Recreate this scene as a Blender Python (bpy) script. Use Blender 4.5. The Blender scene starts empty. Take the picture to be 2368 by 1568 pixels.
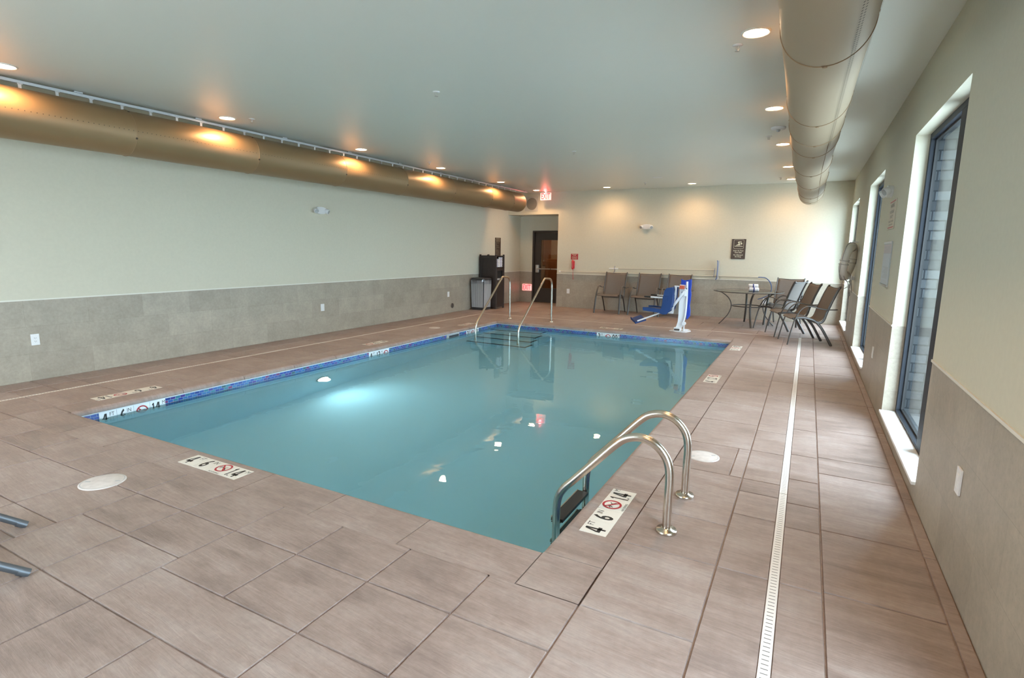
import bpy, math, random
from mathutils import Vector, Matrix
rng = random.Random(7)
S = bpy.context.scene
COL = S.collection
PI = math.pi

# ------------------------------------------------------------------ materials
def nmat(name):
    m = bpy.data.materials.new(name); m.use_nodes = True
    nt = m.node_tree; b = nt.nodes['Principled BSDF']
    return m, nt, b
def mat(name, col, rough=.5, metal=0., spec=.5, emit=None, es=0., var=0., vscale=8., bump=0., bscale=60., trans=0.):
    m, nt, b = nmat(name)
    b.inputs['Base Color'].default_value = (*col, 1)
    b.inputs['Roughness'].default_value = rough
    b.inputs['Metallic'].default_value = metal
    b.inputs['Specular IOR Level'].default_value = spec
    b.inputs['Transmission Weight'].default_value = trans
    if emit:
        b.inputs['Emission Color'].default_value = (*emit, 1)
        b.inputs['Emission Strength'].default_value = es
    tc = None
    if var or bump:
        tc = nt.nodes.new('ShaderNodeTexCoord')
    if var:
        n = nt.nodes.new('ShaderNodeTexNoise'); n.inputs['Scale'].default_value = vscale; n.inputs['Detail'].default_value = 6
        nt.links.new(tc.outputs['Object'], n.inputs['Vector'])
        r = nt.nodes.new('ShaderNodeMapRange'); r.inputs[1].default_value = .3; r.inputs[2].default_value = .7
        r.inputs[3].default_value = 1-var; r.inputs[4].default_value = 1+var
        nt.links.new(n.outputs['Fac'], r.inputs[0])
        mx = nt.nodes.new('ShaderNodeVectorMath'); mx.operation = 'SCALE'; mx.inputs[0].default_value = col
        nt.links.new(r.outputs[0], mx.inputs['Scale']); nt.links.new(mx.outputs[0], b.inputs['Base Color'])
    if bump:
        n = nt.nodes.new('ShaderNodeTexNoise'); n.inputs['Scale'].default_value = bscale; n.inputs['Detail'].default_value = 4
        nt.links.new(tc.outputs['Object'], n.inputs['Vector'])
        bp = nt.nodes.new('ShaderNodeBump'); bp.inputs['Strength'].default_value = bump; bp.inputs['Distance'].default_value = .01
        nt.links.new(n.outputs['Fac'], bp.inputs['Height']); nt.links.new(bp.outputs[0], b.inputs['Normal'])
    return m

def N(nt, t, **kw):
    n = nt.nodes.new(t)
    for k, v in kw.items():
        if k in ('operation', 'blend_type', 'data_type', 'noise_dimensions', 'attribute_name', 'offset', 'feature', 'attribute_type', 'interpolation'): setattr(n, k, v)
    return n

def deck_mat():
    m, nt, b = nmat('stamped_concrete')
    L = nt.links.new
    tc = N(nt, 'ShaderNodeTexCoord')
    at = N(nt, 'ShaderNodeAttribute', attribute_name='rnd')
    # large blotches, streaky slate grain, small grain
    n1 = N(nt, 'ShaderNodeTexNoise'); n1.inputs['Scale'].default_value = 1.6; n1.inputs['Detail'].default_value = 7; n1.inputs['Roughness'].default_value = .62
    L(tc.outputs['Object'], n1.inputs['Vector'])
    mp = N(nt, 'ShaderNodeMapping'); mp.inputs['Rotation'].default_value = (0, 0, .45); mp.inputs['Scale'].default_value = (1.2, 5.5, 1)
    L(tc.outputs['Object'], mp.inputs['Vector'])
    wp = N(nt, 'ShaderNodeVectorMath', operation='ADD')
    L(mp.outputs[0], wp.inputs[0])
    sc = N(nt, 'ShaderNodeVectorMath', operation='SCALE'); sc.inputs['Scale'].default_value = 9.
    cv = N(nt, 'ShaderNodeCombineXYZ'); L(at.outputs['Fac'], cv.inputs[0]); L(at.outputs['Fac'], cv.inputs[1])
    L(cv.outputs[0], sc.inputs[0]); L(sc.outputs[0], wp.inputs[1])
    n2 = N(nt, 'ShaderNodeTexNoise'); n2.inputs['Scale'].default_value = 2.0; n2.inputs['Detail'].default_value = 8; n2.inputs['Roughness'].default_value = .6; n2.inputs['Distortion'].default_value = .5
    L(wp.outputs[0], n2.inputs['Vector'])
    n3 = N(nt, 'ShaderNodeTexNoise'); n3.inputs['Scale'].default_value = 90; n3.inputs['Detail'].default_value = 3
    L(tc.outputs['Object'], n3.inputs['Vector'])
    a1 = N(nt, 'ShaderNodeMath', operation='MULTIPLY_ADD'); a1.inputs[1].default_value = .55; L(n2.outputs['Fac'], a1.inputs[0])
    a2 = N(nt, 'ShaderNodeMath', operation='MULTIPLY'); a2.inputs[1].default_value = .5; L(n1.outputs['Fac'], a2.inputs[0]); L(a2.outputs[0], a1.inputs[2])
    a3 = N(nt, 'ShaderNodeMath', operation='MULTIPLY_ADD'); a3.inputs[1].default_value = .10; L(at.outputs['Fac'], a3.inputs[0]); L(a1.outputs[0], a3.inputs[2])
    cr = N(nt, 'ShaderNodeValToRGB'); L(a3.outputs[0], cr.inputs[0])
    e = cr.color_ramp.elements
    e[0].position = .36; e[0].color = (.178, .130, .113, 1)
    e[1].position = .80; e[1].color = (.41, .342, .308, 1)
    k = e.new(.56); k.color = (.308, .230, .198, 1)
    mp2 = N(nt, 'ShaderNodeMapping'); mp2.inputs['Rotation'].default_value = (0, 0, -.5); mp2.inputs['Scale'].default_value = (3.2, 11, 1); L(wp.outputs[0], mp2.inputs['Vector'])
    n4 = N(nt, 'ShaderNodeTexNoise'); n4.inputs['Scale'].default_value = 1.5; n4.inputs['Detail'].default_value = 12; n4.inputs['Roughness'].default_value = .72; n4.inputs['Distortion'].default_value = 1.0
    L(mp2.outputs[0], n4.inputs['Vector'])
    r4 = N(nt, 'ShaderNodeMapRange'); r4.inputs[1].default_value = .35; r4.inputs[2].default_value = .65; r4.inputs[3].default_value = .87; r4.inputs[4].default_value = 1.13; L(n4.outputs['Fac'], r4.inputs[0])
    n5 = N(nt, 'ShaderNodeTexNoise'); n5.inputs['Scale'].default_value = 26; n5.inputs['Detail'].default_value = 8; n5.inputs['Roughness'].default_value = .7; L(tc.outputs['Object'], n5.inputs['Vector'])
    r5 = N(nt, 'ShaderNodeMapRange'); r5.inputs[1].default_value = .3; r5.inputs[2].default_value = .7; r5.inputs[3].default_value = .90; r5.inputs[4].default_value = 1.10; L(n5.outputs['Fac'], r5.inputs[0])
    r6 = N(nt, 'ShaderNodeMapRange'); r6.inputs[1].default_value = .69; r6.inputs[2].default_value = .75; r6.inputs[3].default_value = 0; r6.inputs[4].default_value = .45; L(n4.outputs['Fac'], r6.inputs[0])
    q4 = N(nt, 'ShaderNodeMath', operation='MULTIPLY'); L(r4.outputs[0], q4.inputs[0]); L(r5.outputs[0], q4.inputs[1])
    q5 = N(nt, 'ShaderNodeMath', operation='ADD'); L(q4.outputs[0], q5.inputs[0]); L(r6.outputs[0], q5.inputs[1])
    sc4 = N(nt, 'ShaderNodeVectorMath', operation='SCALE'); L(cr.outputs[0], sc4.inputs[0]); L(q5.outputs[0], sc4.inputs['Scale'])
    L(sc4.outputs[0], b.inputs['Base Color'])
    rr = N(nt, 'ShaderNodeMapRange'); rr.inputs[1].default_value = .3; rr.inputs[2].default_value = .7; rr.inputs[3].default_value = .38; rr.inputs[4].default_value = .58
    L(n2.outputs['Fac'], rr.inputs[0]); L(rr.outputs[0], b.inputs['Roughness'])
    h = N(nt, 'ShaderNodeMath', operation='MULTIPLY_ADD'); h.inputs[1].default_value = .12; L(n3.outputs['Fac'], h.inputs[0]); L(n4.outputs['Fac'], h.inputs[2])
    bp = N(nt, 'ShaderNodeBump'); bp.inputs['Strength'].default_value = .40; bp.inputs['Distance'].default_value = .008
    L(h.outputs[0], bp.inputs['Height']); L(bp.outputs[0], b.inputs['Normal'])
    b.inputs['Specular IOR Level'].default_value = .55
    return m

def tile_mat(name, axes, z0):
    """12x24 stone-look porcelain laid in running bond; axes picks the wall's horizontal axis"""
    m, nt, b = nmat(name); L = nt.links.new
    tc = N(nt, 'ShaderNodeTexCoord'); sx = N(nt, 'ShaderNodeSeparateXYZ'); L(tc.outputs['Object'], sx.inputs[0])
    cx = N(nt, 'ShaderNodeCombineXYZ'); L(sx.outputs[axes], cx.inputs[0])
    az = N(nt, 'ShaderNodeMath', operation='SUBTRACT'); az.inputs[1].default_value = z0; L(sx.outputs[2], az.inputs[0]); L(az.outputs[0], cx.inputs[1])
    br = N(nt, 'ShaderNodeTexBrick', offset=.5); br.inputs['Scale'].default_value = 1
    br.inputs['Brick Width'].default_value = .605; br.inputs['Row Height'].default_value = .297
    br.inputs['Mortar Size'].default_value = .0016; br.inputs['Mortar Smooth'].default_value = .2; br.inputs['Bias'].default_value = 0
    br.inputs['Color1'].default_value = (.335, .285, .220, 1); br.inputs['Color2'].default_value = (.385, .332, .258, 1); br.inputs['Mortar'].default_value = (.28, .24, .185, 1)
    L(cx.outputs[0], br.inputs['Vector'])
    n1 = N(nt, 'ShaderNodeTexNoise'); n1.inputs['Scale'].default_value = 4.; n1.inputs['Detail'].default_value = 9; n1.inputs['Roughness'].default_value = .7
    L(tc.outputs['Object'], n1.inputs['Vector'])
    v = N(nt, 'ShaderNodeTexVoronoi'); v.inputs['Scale'].default_value = 55; L(tc.outputs['Object'], v.inputs['Vector'])
    vr = N(nt, 'ShaderNodeMapRange'); vr.inputs[1].default_value = .05; vr.inputs[2].default_value = .28; vr.inputs[3].default_value = .84; vr.inputs[4].default_value = 1.0
    L(v.outputs['Distance'], vr.inputs[0])
    n2 = N(nt, 'ShaderNodeTexNoise'); n2.inputs['Scale'].default_value = 34; n2.inputs['Detail'].default_value = 4; L(tc.outputs['Object'], n2.inputs['Vector'])
    mr = N(nt, 'ShaderNodeMapRange'); mr.inputs[1].default_value = .3; mr.inputs[2].default_value = .7; mr.inputs[3].default_value = .88; mr.inputs[4].default_value = 1.12
    L(n1.outputs['Fac'], mr.inputs[0])
    m2 = N(nt, 'ShaderNodeMapRange'); m2.inputs[1].default_value = .3; m2.inputs[2].default_value = .7; m2.inputs[3].default_value = .93; m2.inputs[4].default_value = 1.07
    L(n2.outputs['Fac'], m2.inputs[0])
    q = N(nt, 'ShaderNodeMath', operation='MULTIPLY'); L(mr.outputs[0], q.inputs[0]); L(m2.outputs[0], q.inputs[1])
    q2 = N(nt, 'ShaderNodeMath', operation='MULTIPLY'); L(q.outputs[0], q2.inputs[0]); L(vr.outputs[0], q2.inputs[1])
    sc = N(nt, 'ShaderNodeVectorMath', operation='SCALE'); L(br.outputs['Color'], sc.inputs[0]); L(q2.outputs[0], sc.inputs['Scale'])
    L(sc.outputs[0], b.inputs['Base Color']); b.inputs['Roughness'].default_value = .42
    bp = N(nt, 'ShaderNodeBump'); bp.inputs['Strength'].default_value = .25; bp.inputs['Distance'].default_value = .003; bp.invert = True
    L(br.outputs['Fac'], bp.inputs['Height']); L(bp.outputs[0], b.inputs['Normal'])
    return m

def mosaic_mat():
    m, nt, b = nmat('blue_glass_mosaic'); L = nt.links.new
    tc = N(nt, 'ShaderNodeTexCoord'); sx = N(nt, 'ShaderNodeSeparateXYZ'); L(tc.outputs['Object'], sx.inputs[0])
    ad = N(nt, 'ShaderNodeMath', operation='ADD'); L(sx.outputs[0], ad.inputs[0]); L(sx.outputs[1], ad.inputs[1])
    cx = N(nt, 'ShaderNodeCombineXYZ'); L(ad.outputs[0], cx.inputs[0])
    az = N(nt, 'ShaderNodeMath', operation='ADD'); az.inputs[1].default_value = .063 + .0254*40; L(sx.outputs[2], az.inputs[0]); L(az.outputs[0], cx.inputs[1])
    br = N(nt, 'ShaderNodeTexBrick', offset=.5); br.inputs['Scale'].default_value = 1
    br.inputs['Brick Width'].default_value = .052; br.inputs['Row Height'].default_value = .0254
    br.inputs['Mortar Size'].default_value = .0016; br.inputs['Mortar Smooth'].default_value = .1; br.inputs['Bias'].default_value = 0
    br.inputs['Color1'].default_value = (0, 0, 0, 1); br.inputs['Color2'].default_value = (1, 1, 1, 1)
    L(cx.outputs[0], br.inputs['Vector'])
    cr = N(nt, 'ShaderNodeValToRGB'); L(br.outputs['Color'], cr.inputs[0]); cr.color_ramp.interpolation = 'CONSTANT'
    e = cr.color_ramp.elements
    pal = [(.0, (.02, .045, .24)), (.16, (.03, .10, .36)), (.34, (.035, .15, .38)), (.5, (.055, .04, .24)), (.6, (.035, .17, .26)), (.74, (.02, .055, .30)), (.88, (.03, .10, .12)), (.95, (.16, .03, .13))]
    e[0].position, e[0].color = pal[0][0], (*pal[0][1], 1); e[1].position, e[1].color = pal[1][0], (*pal[1][1], 1)
    for p, c in pal[2:]: k = e.new(p); k.color = (*c, 1)
    mx = N(nt, 'ShaderNodeMix', data_type='RGBA'); L(br.outputs['Fac'], mx.inputs[0]); L(cr.outputs[0], mx.inputs[6]); mx.inputs[7].default_value = (.30, .38, .46, 1)
    L(mx.outputs[2], b.inputs['Base Color']); b.inputs['Roughness'].default_value = .22
    return m

def water_mat():
    m = bpy.data.materials.new('pool_water'); m.use_nodes = True; nt = m.node_tree; nt.nodes.clear(); L = nt.links.new
    out = N(nt, 'ShaderNodeOutputMaterial'); g = N(nt, 'ShaderNodeBsdfGlass'); g.inputs['IOR'].default_value = 1.33
    g.inputs['Color'].default_value = (.76, .95, .985, 1); g.inputs['Roughness'].default_value = 0
    tc = N(nt, 'ShaderNodeTexCoord'); mp = N(nt, 'ShaderNodeMapping'); mp.inputs['Rotation'].default_value = (0, 0, .6); mp.inputs['Scale'].default_value = (1, 1.6, 1)
    L(tc.outputs['Object'], mp.inputs['Vector'])
    n = N(nt, 'ShaderNodeTexNoise'); n.inputs['Scale'].default_value = 3.2; n.inputs['Detail'].default_value = 1.5; n.inputs['Distortion'].default_value = .6
    L(mp.outputs[0], n.inputs['Vector'])
    bp = N(nt, 'ShaderNodeBump'); bp.inputs['Strength'].default_value = 1; bp.inputs['Distance'].default_value = .0010
    L(n.outputs['Fac'], bp.inputs['Height']); L(bp.outputs[0], g.inputs['Normal']); L(g.outputs[0], out.inputs[0])
    return m

def glass_mat(name, tint=(.93, .97, .97), ior=1.5, gl=1.):
    m = bpy.data.materials.new(name); m.use_nodes = True; nt = m.node_tree; nt.nodes.clear(); L = nt.links.new
    out = N(nt, 'ShaderNodeOutputMaterial'); mx = N(nt, 'ShaderNodeMixShader'); f = N(nt, 'ShaderNodeFresnel'); ge = N(nt, 'ShaderNodeNewGeometry'); mi = N(nt, 'ShaderNodeMix', data_type='FLOAT'); mi.inputs[2].default_value = ior; mi.inputs[3].default_value = 1/ior
    L(ge.outputs['Backfacing'], mi.inputs[0]); L(mi.outputs[0], f.inputs[0])
    t = N(nt, 'ShaderNodeBsdfTransparent'); t.inputs[0].default_value = (*tint, 1); g = N(nt, 'ShaderNodeBsdfGlossy'); g.inputs['Roughness'].default_value = 0.01; g.inputs['Color'].default_value = (gl, gl, gl, 1)
    L(f.outputs[0], mx.inputs[0]); L(t.outputs[0], mx.inputs[1]); L(g.outputs[0], mx.inputs[2]); L(mx.outputs[0], out.inputs[0])
    return m

def brick_mat():
    m, nt, b = nmat('exterior_brick'); L = nt.links.new
    tc = N(nt, 'ShaderNodeTexCoord'); sx = N(nt, 'ShaderNodeSeparateXYZ'); L(tc.outputs['Object'], sx.inputs[0])
    ad = N(nt, 'ShaderNodeMath', operation='ADD'); L(sx.outputs[0], ad.inputs[0]); L(sx.outputs[1], ad.inputs[1])
    cx = N(nt, 'ShaderNodeCombineXYZ'); L(ad.outputs[0], cx.inputs[0]); L(sx.outputs[2], cx.inputs[1])
    br = N(nt, 'ShaderNodeTexBrick', offset=.5); br.inputs['Scale'].default_value = 1
    br.inputs['Brick Width'].default_value = .20; br.inputs['Row Height'].default_value = .0813; br.inputs['Mortar Size'].default_value = .006
    br.inputs['Color1'].default_value = (.012, .013, .014, 1); br.inputs['Color2'].default_value = (.075, .08, .08, 1); br.inputs['Mortar'].default_value = (.006, .007, .008, 1)
    L(cx.outputs[0], br.inputs['Vector']); L(br.outputs['Color'], b.inputs['Base Color']); b.inputs['Roughness'].default_value = .85
    return m

def grate_mat():
    """white drain cover with narrow dark slots across it"""
    m, nt, b = nmat('white_slotted_drain'); L = nt.links.new
    tc = N(nt, 'ShaderNodeTexCoord'); sx = N(nt, 'ShaderNodeSeparateXYZ'); L(tc.outputs['Object'], sx.inputs[0])
    u = N(nt, 'ShaderNodeUVMap')
    su = N(nt, 'ShaderNodeSeparateXYZ'); L(u.outputs[0], su.inputs[0])
    md = N(nt, 'ShaderNodeMath', operation='MODULO'); md.inputs[1].default_value = 1; L(su.outputs[0], md.inputs[0])
    lt = N(nt, 'ShaderNodeMath', operation='LESS_THAN'); lt.inputs[1].default_value = .17; L(md.outputs[0], lt.inputs[0])
    c = N(nt, 'ShaderNodeMath', operation='COMPARE'); c.inputs[1].default_value = .5; c.inputs[2].default_value = .30; L(su.outputs[1], c.inputs[0])
    mu = N(nt, 'ShaderNodeMath', operation='MULTIPLY'); L(lt.outputs[0], mu.inputs[0]); L(c.outputs[0], mu.inputs[1])
    mx = N(nt, 'ShaderNodeMix', data_type='RGBA'); L(mu.outputs[0], mx.inputs[0]); mx.inputs[6].default_value = (.74, .71, .66, 1); mx.inputs[7].default_value = (.10, .09, .08, 1)
    L(mx.outputs[2], b.inputs['Base Color']); b.inputs['Roughness'].default_value = .5
    return m

def sling_mat(name, c1, c2):
    m, nt, b = nmat(name); L = nt.links.new
    tc = N(nt, 'ShaderNodeTexCoord'); w = N(nt, 'ShaderNodeTexNoise'); w.inputs['Scale'].default_value = 160; L(tc.outputs['Object'], w.inputs['Vector'])
    mx = N(nt, 'ShaderNodeMix', data_type='RGBA'); mx.inputs[6].default_value = (*c1, 1); mx.inputs[7].default_value = (*c2, 1); L(w.outputs['Fac'], mx.inputs[0])
    L(mx.outputs[2], b.inputs['Base Color']); b.inputs['Roughness'].default_value = .7
    return m

M = {}
M['deck'] = deck_mat()
M['tileY'] = tile_mat('wainscot_tile_side', 1, 0.0)
M['tileX'] = tile_mat('wainscot_tile_end', 0, 0.0)
M['mosaic'] = mosaic_mat()
M['water'] = water_mat()
M['pane'] = glass_mat('window_glass', (.84, .92, .95), 1.30, .6)
M['doorglass'] = glass_mat('door_glass', (.85, .82, .78))
M['tabletop'] = glass_mat('table_glass', (.42, .46, .45), 1.6)
M['brick'] = brick_mat()
M['grate'] = grate_mat()
M['sling'] = sling_mat('brown_mesh_sling', (.105, .088, .074), (.175, .145, .122))
M['wall'] = mat('cream_wall_covering', (.60, .560, .440), .75, var=.02, vscale=30, bump=.05, bscale=400)
M['ceil'] = mat('semi_gloss_ceiling_paint', (.70, .70, .625), .36, spec=.5, bump=.015, bscale=25)
M['trim'] = mat('pale_edge_trim', (.72, .69, .60), .4)
M['plaster'] = mat('pool_plaster', (.60, .84, .93), .7)
M['stripe'] = mat('black_step_edge_tile', (.02, .025, .04), .5)
M['whitetile'] = mat('white_marker_tile', (.74, .70, .62), .35)
M['wltile'] = mat('white_waterline_tile', (.80, .84, .86), .3)
M['grout'] = mat('pale_grout', (.78, .82, .84), .6)
M['ink'] = mat('black_ink', (.02, .02, .02), .5)
M['inkred'] = mat('red_ink', (.42, .03, .04), .5)
M['gold'] = mat('gold_duct_skin', (.275, .175, .085), .45, metal=.3, spec=.5)
M['tan'] = mat('tan_duct_fabric', (.37, .285, .19), .55, metal=.15, spec=.45)
M['hole'] = mat('dark_perforation', (.06, .04, .025), .8)
M['seam'] = mat('duct_seam', (.30, .19, .10), .6)
M['alu'] = mat('brushed_aluminium', (.55, .57, .58), .4, metal=.7)
M['steel'] = mat('brushed_stainless_steel', (.62, .56, .48), .24, metal=1., bump=.02, bscale=200)
M['white'] = mat('white_plastic', (.78, .78, .77), .4)
M['whitegloss'] = mat('white_powder_coat', (.80, .83, .85), .3)
M['sill'] = mat('white_solid_sill', (.82, .82, .80), .3)
M['jamb'] = mat('white_jamb_paint', (.80, .80, .77), .6)
M['frame'] = mat('dark_anodised_window_frame', (.018, .022, .030), .55, metal=0., spec=.3)
M['dkbronze'] = mat('dark_bronze_door_paint', (.035, .027, .022), .45)
M['chrome'] = mat('satin_chrome', (.6, .58, .54), .3, metal=1)
M['chairmetal'] = mat('grey_bronze_chair_metal', (.095, .09, .085), .38, metal=.5)
M['lounger'] = mat('blue_grey_lounger_metal', (.12, .135, .15), .4, metal=.4)
M['blue'] = mat('blue_moulded_plastic', (.010, .045, .17), .5, spec=.3)
M['bluefab'] = mat('bright_blue_cover_fabric', (.012, .055, .44), .65, bump=.5, bscale=9)
M['black'] = mat('black_rubber', (.015, .015, .015), .5)
M['grey'] = mat('light_grey_plastic', (.42, .43, .43), .5)
M['redlab'] = mat('orange_red_label', (.62, .10, .04), .5)
M['binpanel'] = mat('grey_bin_slats', (.36, .37, .38), .45)
M['binlid'] = mat('charcoal_bin_plastic', (.035, .037, .04), .45)
M['liner'] = glass_mat('clear_bin_liner', (.80, .82, .84))
M['wood'] = mat('espresso_cabinet_plastic', (.028, .018, .015), .5, var=.15, vscale=14)
M['dark'] = mat('dark_interior', (.008, .007, .007), .8)
M['towel'] = mat('white_terry_towel', (.82, .82, .83), .95, bump=.5, bscale=220)
M['band'] = mat('navy_towel_band', (.02, .04, .22), .7)
M['redplastic'] = mat('red_phone_plastic', (.50, .015, .015), .28)
M['signred'] = mat('dark_red_sign', (.36, .02, .03), .5)
M['signbrown'] = mat('dark_brown_sign', (.060, .038, .026), .5)
M['cream'] = mat('cream_lettering', (.62, .58, .42), .6)
M['signcream'] = mat('cream_sign_board', (.56, .50, .40), .5)
M['paper'] = mat('printed_paper_sheet', (.56, .58, .60), .6)
M['paperpink'] = mat('pink_printed_sheet', (.58, .50, .50), .6)
M['pole'] = mat('cream_painted_pole', (.55, .50, .40), .4)
M['hookblue'] = mat('blue_coated_tube', (.05, .10, .25), .4)
M['brushblue'] = mat('blue_grey_brush_back', (.10, .14, .28), .5)
M['ring'] = mat('off_white_buoy_foam', (.78, .74, .67), .65)
M['rope'] = mat('grey_white_rope', (.34, .32, .30), .9)
M['lid'] = mat('weathered_white_lid', (.62, .57, .53), .5, var=.10, vscale=22)
M['lamp'] = mat('lamp_lens', (.9, .9, .9), .5, emit=(1, .62, .33), es=55)
M['lamptrim'] = mat('white_lamp_trim', (.8, .78, .72), .5)
M['poollamp'] = mat('pool_lamp_lens', (.9, .9, .9), .5, emit=(.85, 1, 1), es=22)
M['exitface'] = mat('lit_exit_panel', (.7, .6, .58), .5, emit=(1, .33, .29), es=.8)
M['exitred'] = mat('lit_exit_letters', (.8, .02, .02), .5, emit=(1, .03, .04), es=2.2)
M['vent'] = mat('vent_metal', (.50, .47, .42), .5)
M['louvre'] = mat('vent_louvre_grey', (.26, .24, .21), .5)
M['ventdark'] = mat('vent_louvre_dark', (.12, .11, .10), .6)
M['drainbrown'] = mat('dark_brown_drain_cover', (.06, .045, .035), .5)
M['lens'] = mat('clear_lamp_lens', (.40, .41, .40), .15)
M['hallwall'] = mat('hall_tan_wall', (.40, .30, .20), .8)
M['hallfloor'] = mat('hall_wood_floor', (.20, .11, .06), .5)
M['hallwood'] = mat('hall_orange_wood', (.26, .11, .045), .5)
M['asphalt'] = mat('outdoor_concrete', (.66, .66, .64), .9)
M['alc_ceiling'] = M['ceil']

# ------------------------------------------------------------------ mesh builder
class MB:
    def __init__(s): s.v = []; s.f = []; s.m = []; s.s = []; s.r = []; s.uv = {}
    def add(s, vs, fs, mi=0, sm=False, rnd=0.):
        o = len(s.v); s.v += [tuple(p) for p in vs]
        for f in fs: s.f.append(tuple(i+o for i in f)); s.m.append(mi); s.s.append(sm); s.r.append(rnd)
        return s
    def box(s, x0, x1, y0, y1, z0, z1, mi=0):
        vs = [(x, y, z) for z in (z0, z1) for y in (y0, y1) for x in (x0, x1)]
        return s.add(vs, [(0, 2, 3, 1), (4, 5, 7, 6), (0, 1, 5, 4), (2, 6, 7, 3), (0, 4, 6, 2), (1, 3, 7, 5)], mi)
    def obox(s, c, size, R=None, mi=0):
        R = R or Matrix.Identity(3); c = Vector(c); a, b, d = [q/2 for q in size]
        vs = [c + R @ Vector((x, y, z)) for z in (-d, d) for y in (-b, b) for x in (-a, a)]
        return s.add(vs, [(0, 2, 3, 1), (4, 5, 7, 6), (0, 1, 5, 4), (2, 6, 7, 3), (0, 4, 6, 2), (1, 3, 7, 5)], mi)
    def bar(s, p, q, w, t, up=(0, 0, 1), mi=0):
        """flat bar from p to q, w wide across, t thick along 'up'"""
        p, q = Vector(p), Vector(q); d = (q-p); l = d.length; d.normalize(); up = Vector(up)
        side = d.cross(up).normalized(); u2 = side.cross(d)
        R = Matrix((d, side, u2)).transposed()
        return s.obox((p+q)/2, (l, w, t), R, mi)
    def tube(s, pts, r, n=10, mi=0, r2=None, lat=None, caps=True, closed=False):
        pts = [Vector(p) for p in pts]; m = len(pts); rings = []
        ref = Vector(lat) if lat is not None else None; prev = None
        for i, p in enumerate(pts):
            if closed: t = pts[(i+1) % m]-pts[i-1]
            else: t = pts[min(i+1, m-1)]-pts[max(i-1, 0)]
            if t.length < 1e-9: t = Vector((0, 0, 1))
            t.normalize()
            if ref is not None: a = ref - t*ref.dot(t)
            elif prev is None:
                a = t.orthogonal()
            else: a = prev - t*prev.dot(t)
            a.normalize(); b = t.cross(a); prev = a
            rr = r[i] if isinstance(r, (list, tuple)) else r
            rb = r2 if r2 else rr
            rings.append([p + a*math.cos(2*PI*k/n)*rr + b*math.sin(2*PI*k/n)*rb for k in range(n)])
        vs = [q for g in rings for q in g]; fs = []
        for i in range(m if closed else m-1):
            j = (i+1) % m
            for k in range(n): fs.append((i*n+k, i*n+(k+1) % n, j*n+(k+1) % n, j*n+k))
        s.add(vs, fs, mi, True)
        if caps and not closed:
            s.add(rings[0], [tuple(reversed(range(n)))], mi); s.add(rings[-1], [tuple(range(n))], mi)
        return s
    def lathe(s, prof, c=(0, 0, 0), n=24, mi=0, axis='z', sm=True):
        """prof: (radius, height) list"""
        c = Vector(c); rings = []
        for r, h in prof:
            g = []
            for k in range(n):
                a = 2*PI*k/n; x, y = r*math.cos(a), r*math.sin(a)
                q = {'z': (x, y, h), 'x': (h, x, y), 'y': (y, h, x), '-x': (-h, y, x), '-y': (x, -h, y), '-z': (y, x, -h)}[axis]
                g.append(c+Vector(q))
            rings.append(g)
        vs = [q for g in rings for q in g]; fs = []
        for i in range(len(prof)-1):
            for k in range(n): fs.append((i*n+k, i*n+(k+1) % n, (i+1)*n+(k+1) % n, (i+1)*n+k))
        s.add(vs, fs, mi, sm)
        if prof[0][0] > 1e-6: s.add(rings[0], [tuple(reversed(range(n)))], mi)
        if prof[-1][0] > 1e-6: s.add(rings[-1], [tuple(range(n))], mi)
        return s
    def prism(s, poly, o, u, v, t, mi=0, sm=False):
        """polygon in the plane (o,u,v) pushed t along u x v"""
        o, u, v = Vector(o), Vector(u), Vector(v); w = u.cross(v).normalized()*t; n = len(poly)
        A = [o+u*a+v*b for a, b in poly]; B = [p+w for p in A]
        s.add(A+B, [tuple(reversed(range(n))), tuple(range(n, 2*n))], mi)
        s.add(A+B, [(i, (i+1) % n, n+(i+1) % n, n+i) for i in range(n)], mi, sm)
        return s
    def text(s, txt, o, u, v, size, mi=0, bold=0., xs=1., align='CENTER'):
        vs, fs = glyphs(txt, bold, align)
        o, u, v = Vector(o), Vector(u), Vector(v)
        return s.add([o+u*(a*size*xs)+v*(b*size) for a, b in vs], fs, mi)
    def ringflat(s, o, u, v, ro, ri, n=32, mi=0):
        o, u, v = Vector(o), Vector(u), Vector(v); vs = []
        for k in range(n):
            a = 2*PI*k/n; d = u*math.cos(a)+v*math.sin(a); vs += [o+d*ri, o+d*ro]
        return s.add(vs, [(2*k, 2*k+1, (2*k+3) % (2*n), (2*k+2) % (2*n)) for k in range(n)], mi)
    def shift(s, d):
        s.v = [(a+d[0], b+d[1], c+d[2]) for a, b, c in s.v]; return s
    def build(s, name, mats, parent=None, world=True, bevel=0., rnd=False):
        if not isinstance(mats, (list, tuple)): mats = [mats]
        if parent is not None and world:
            R = parent.matrix_basis.inverted(); s.v = [tuple(R @ Vector(p)) for p in s.v]
        me = bpy.data.meshes.new(name); me.from_pydata(s.v, [], s.f)
        for m_ in mats: me.materials.append(m_)
        me.polygons.foreach_set('material_index', s.m); me.polygons.foreach_set('use_smooth', s.s)
        if rnd:
            at = me.attributes.new('rnd', 'FLOAT', 'FACE'); at.data.foreach_set('value', s.r)
        me.update()
        ob = bpy.data.objects.new(name, me); COL.objects.link(ob)
        if parent is not None: ob.parent = parent
        if bevel:
            bv = ob.modifiers.new('bevel', 'BEVEL'); bv.width = bevel; bv.segments = 2; bv.limit_method = 'ANGLE'; bv.angle_limit = .9
        return ob

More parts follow.
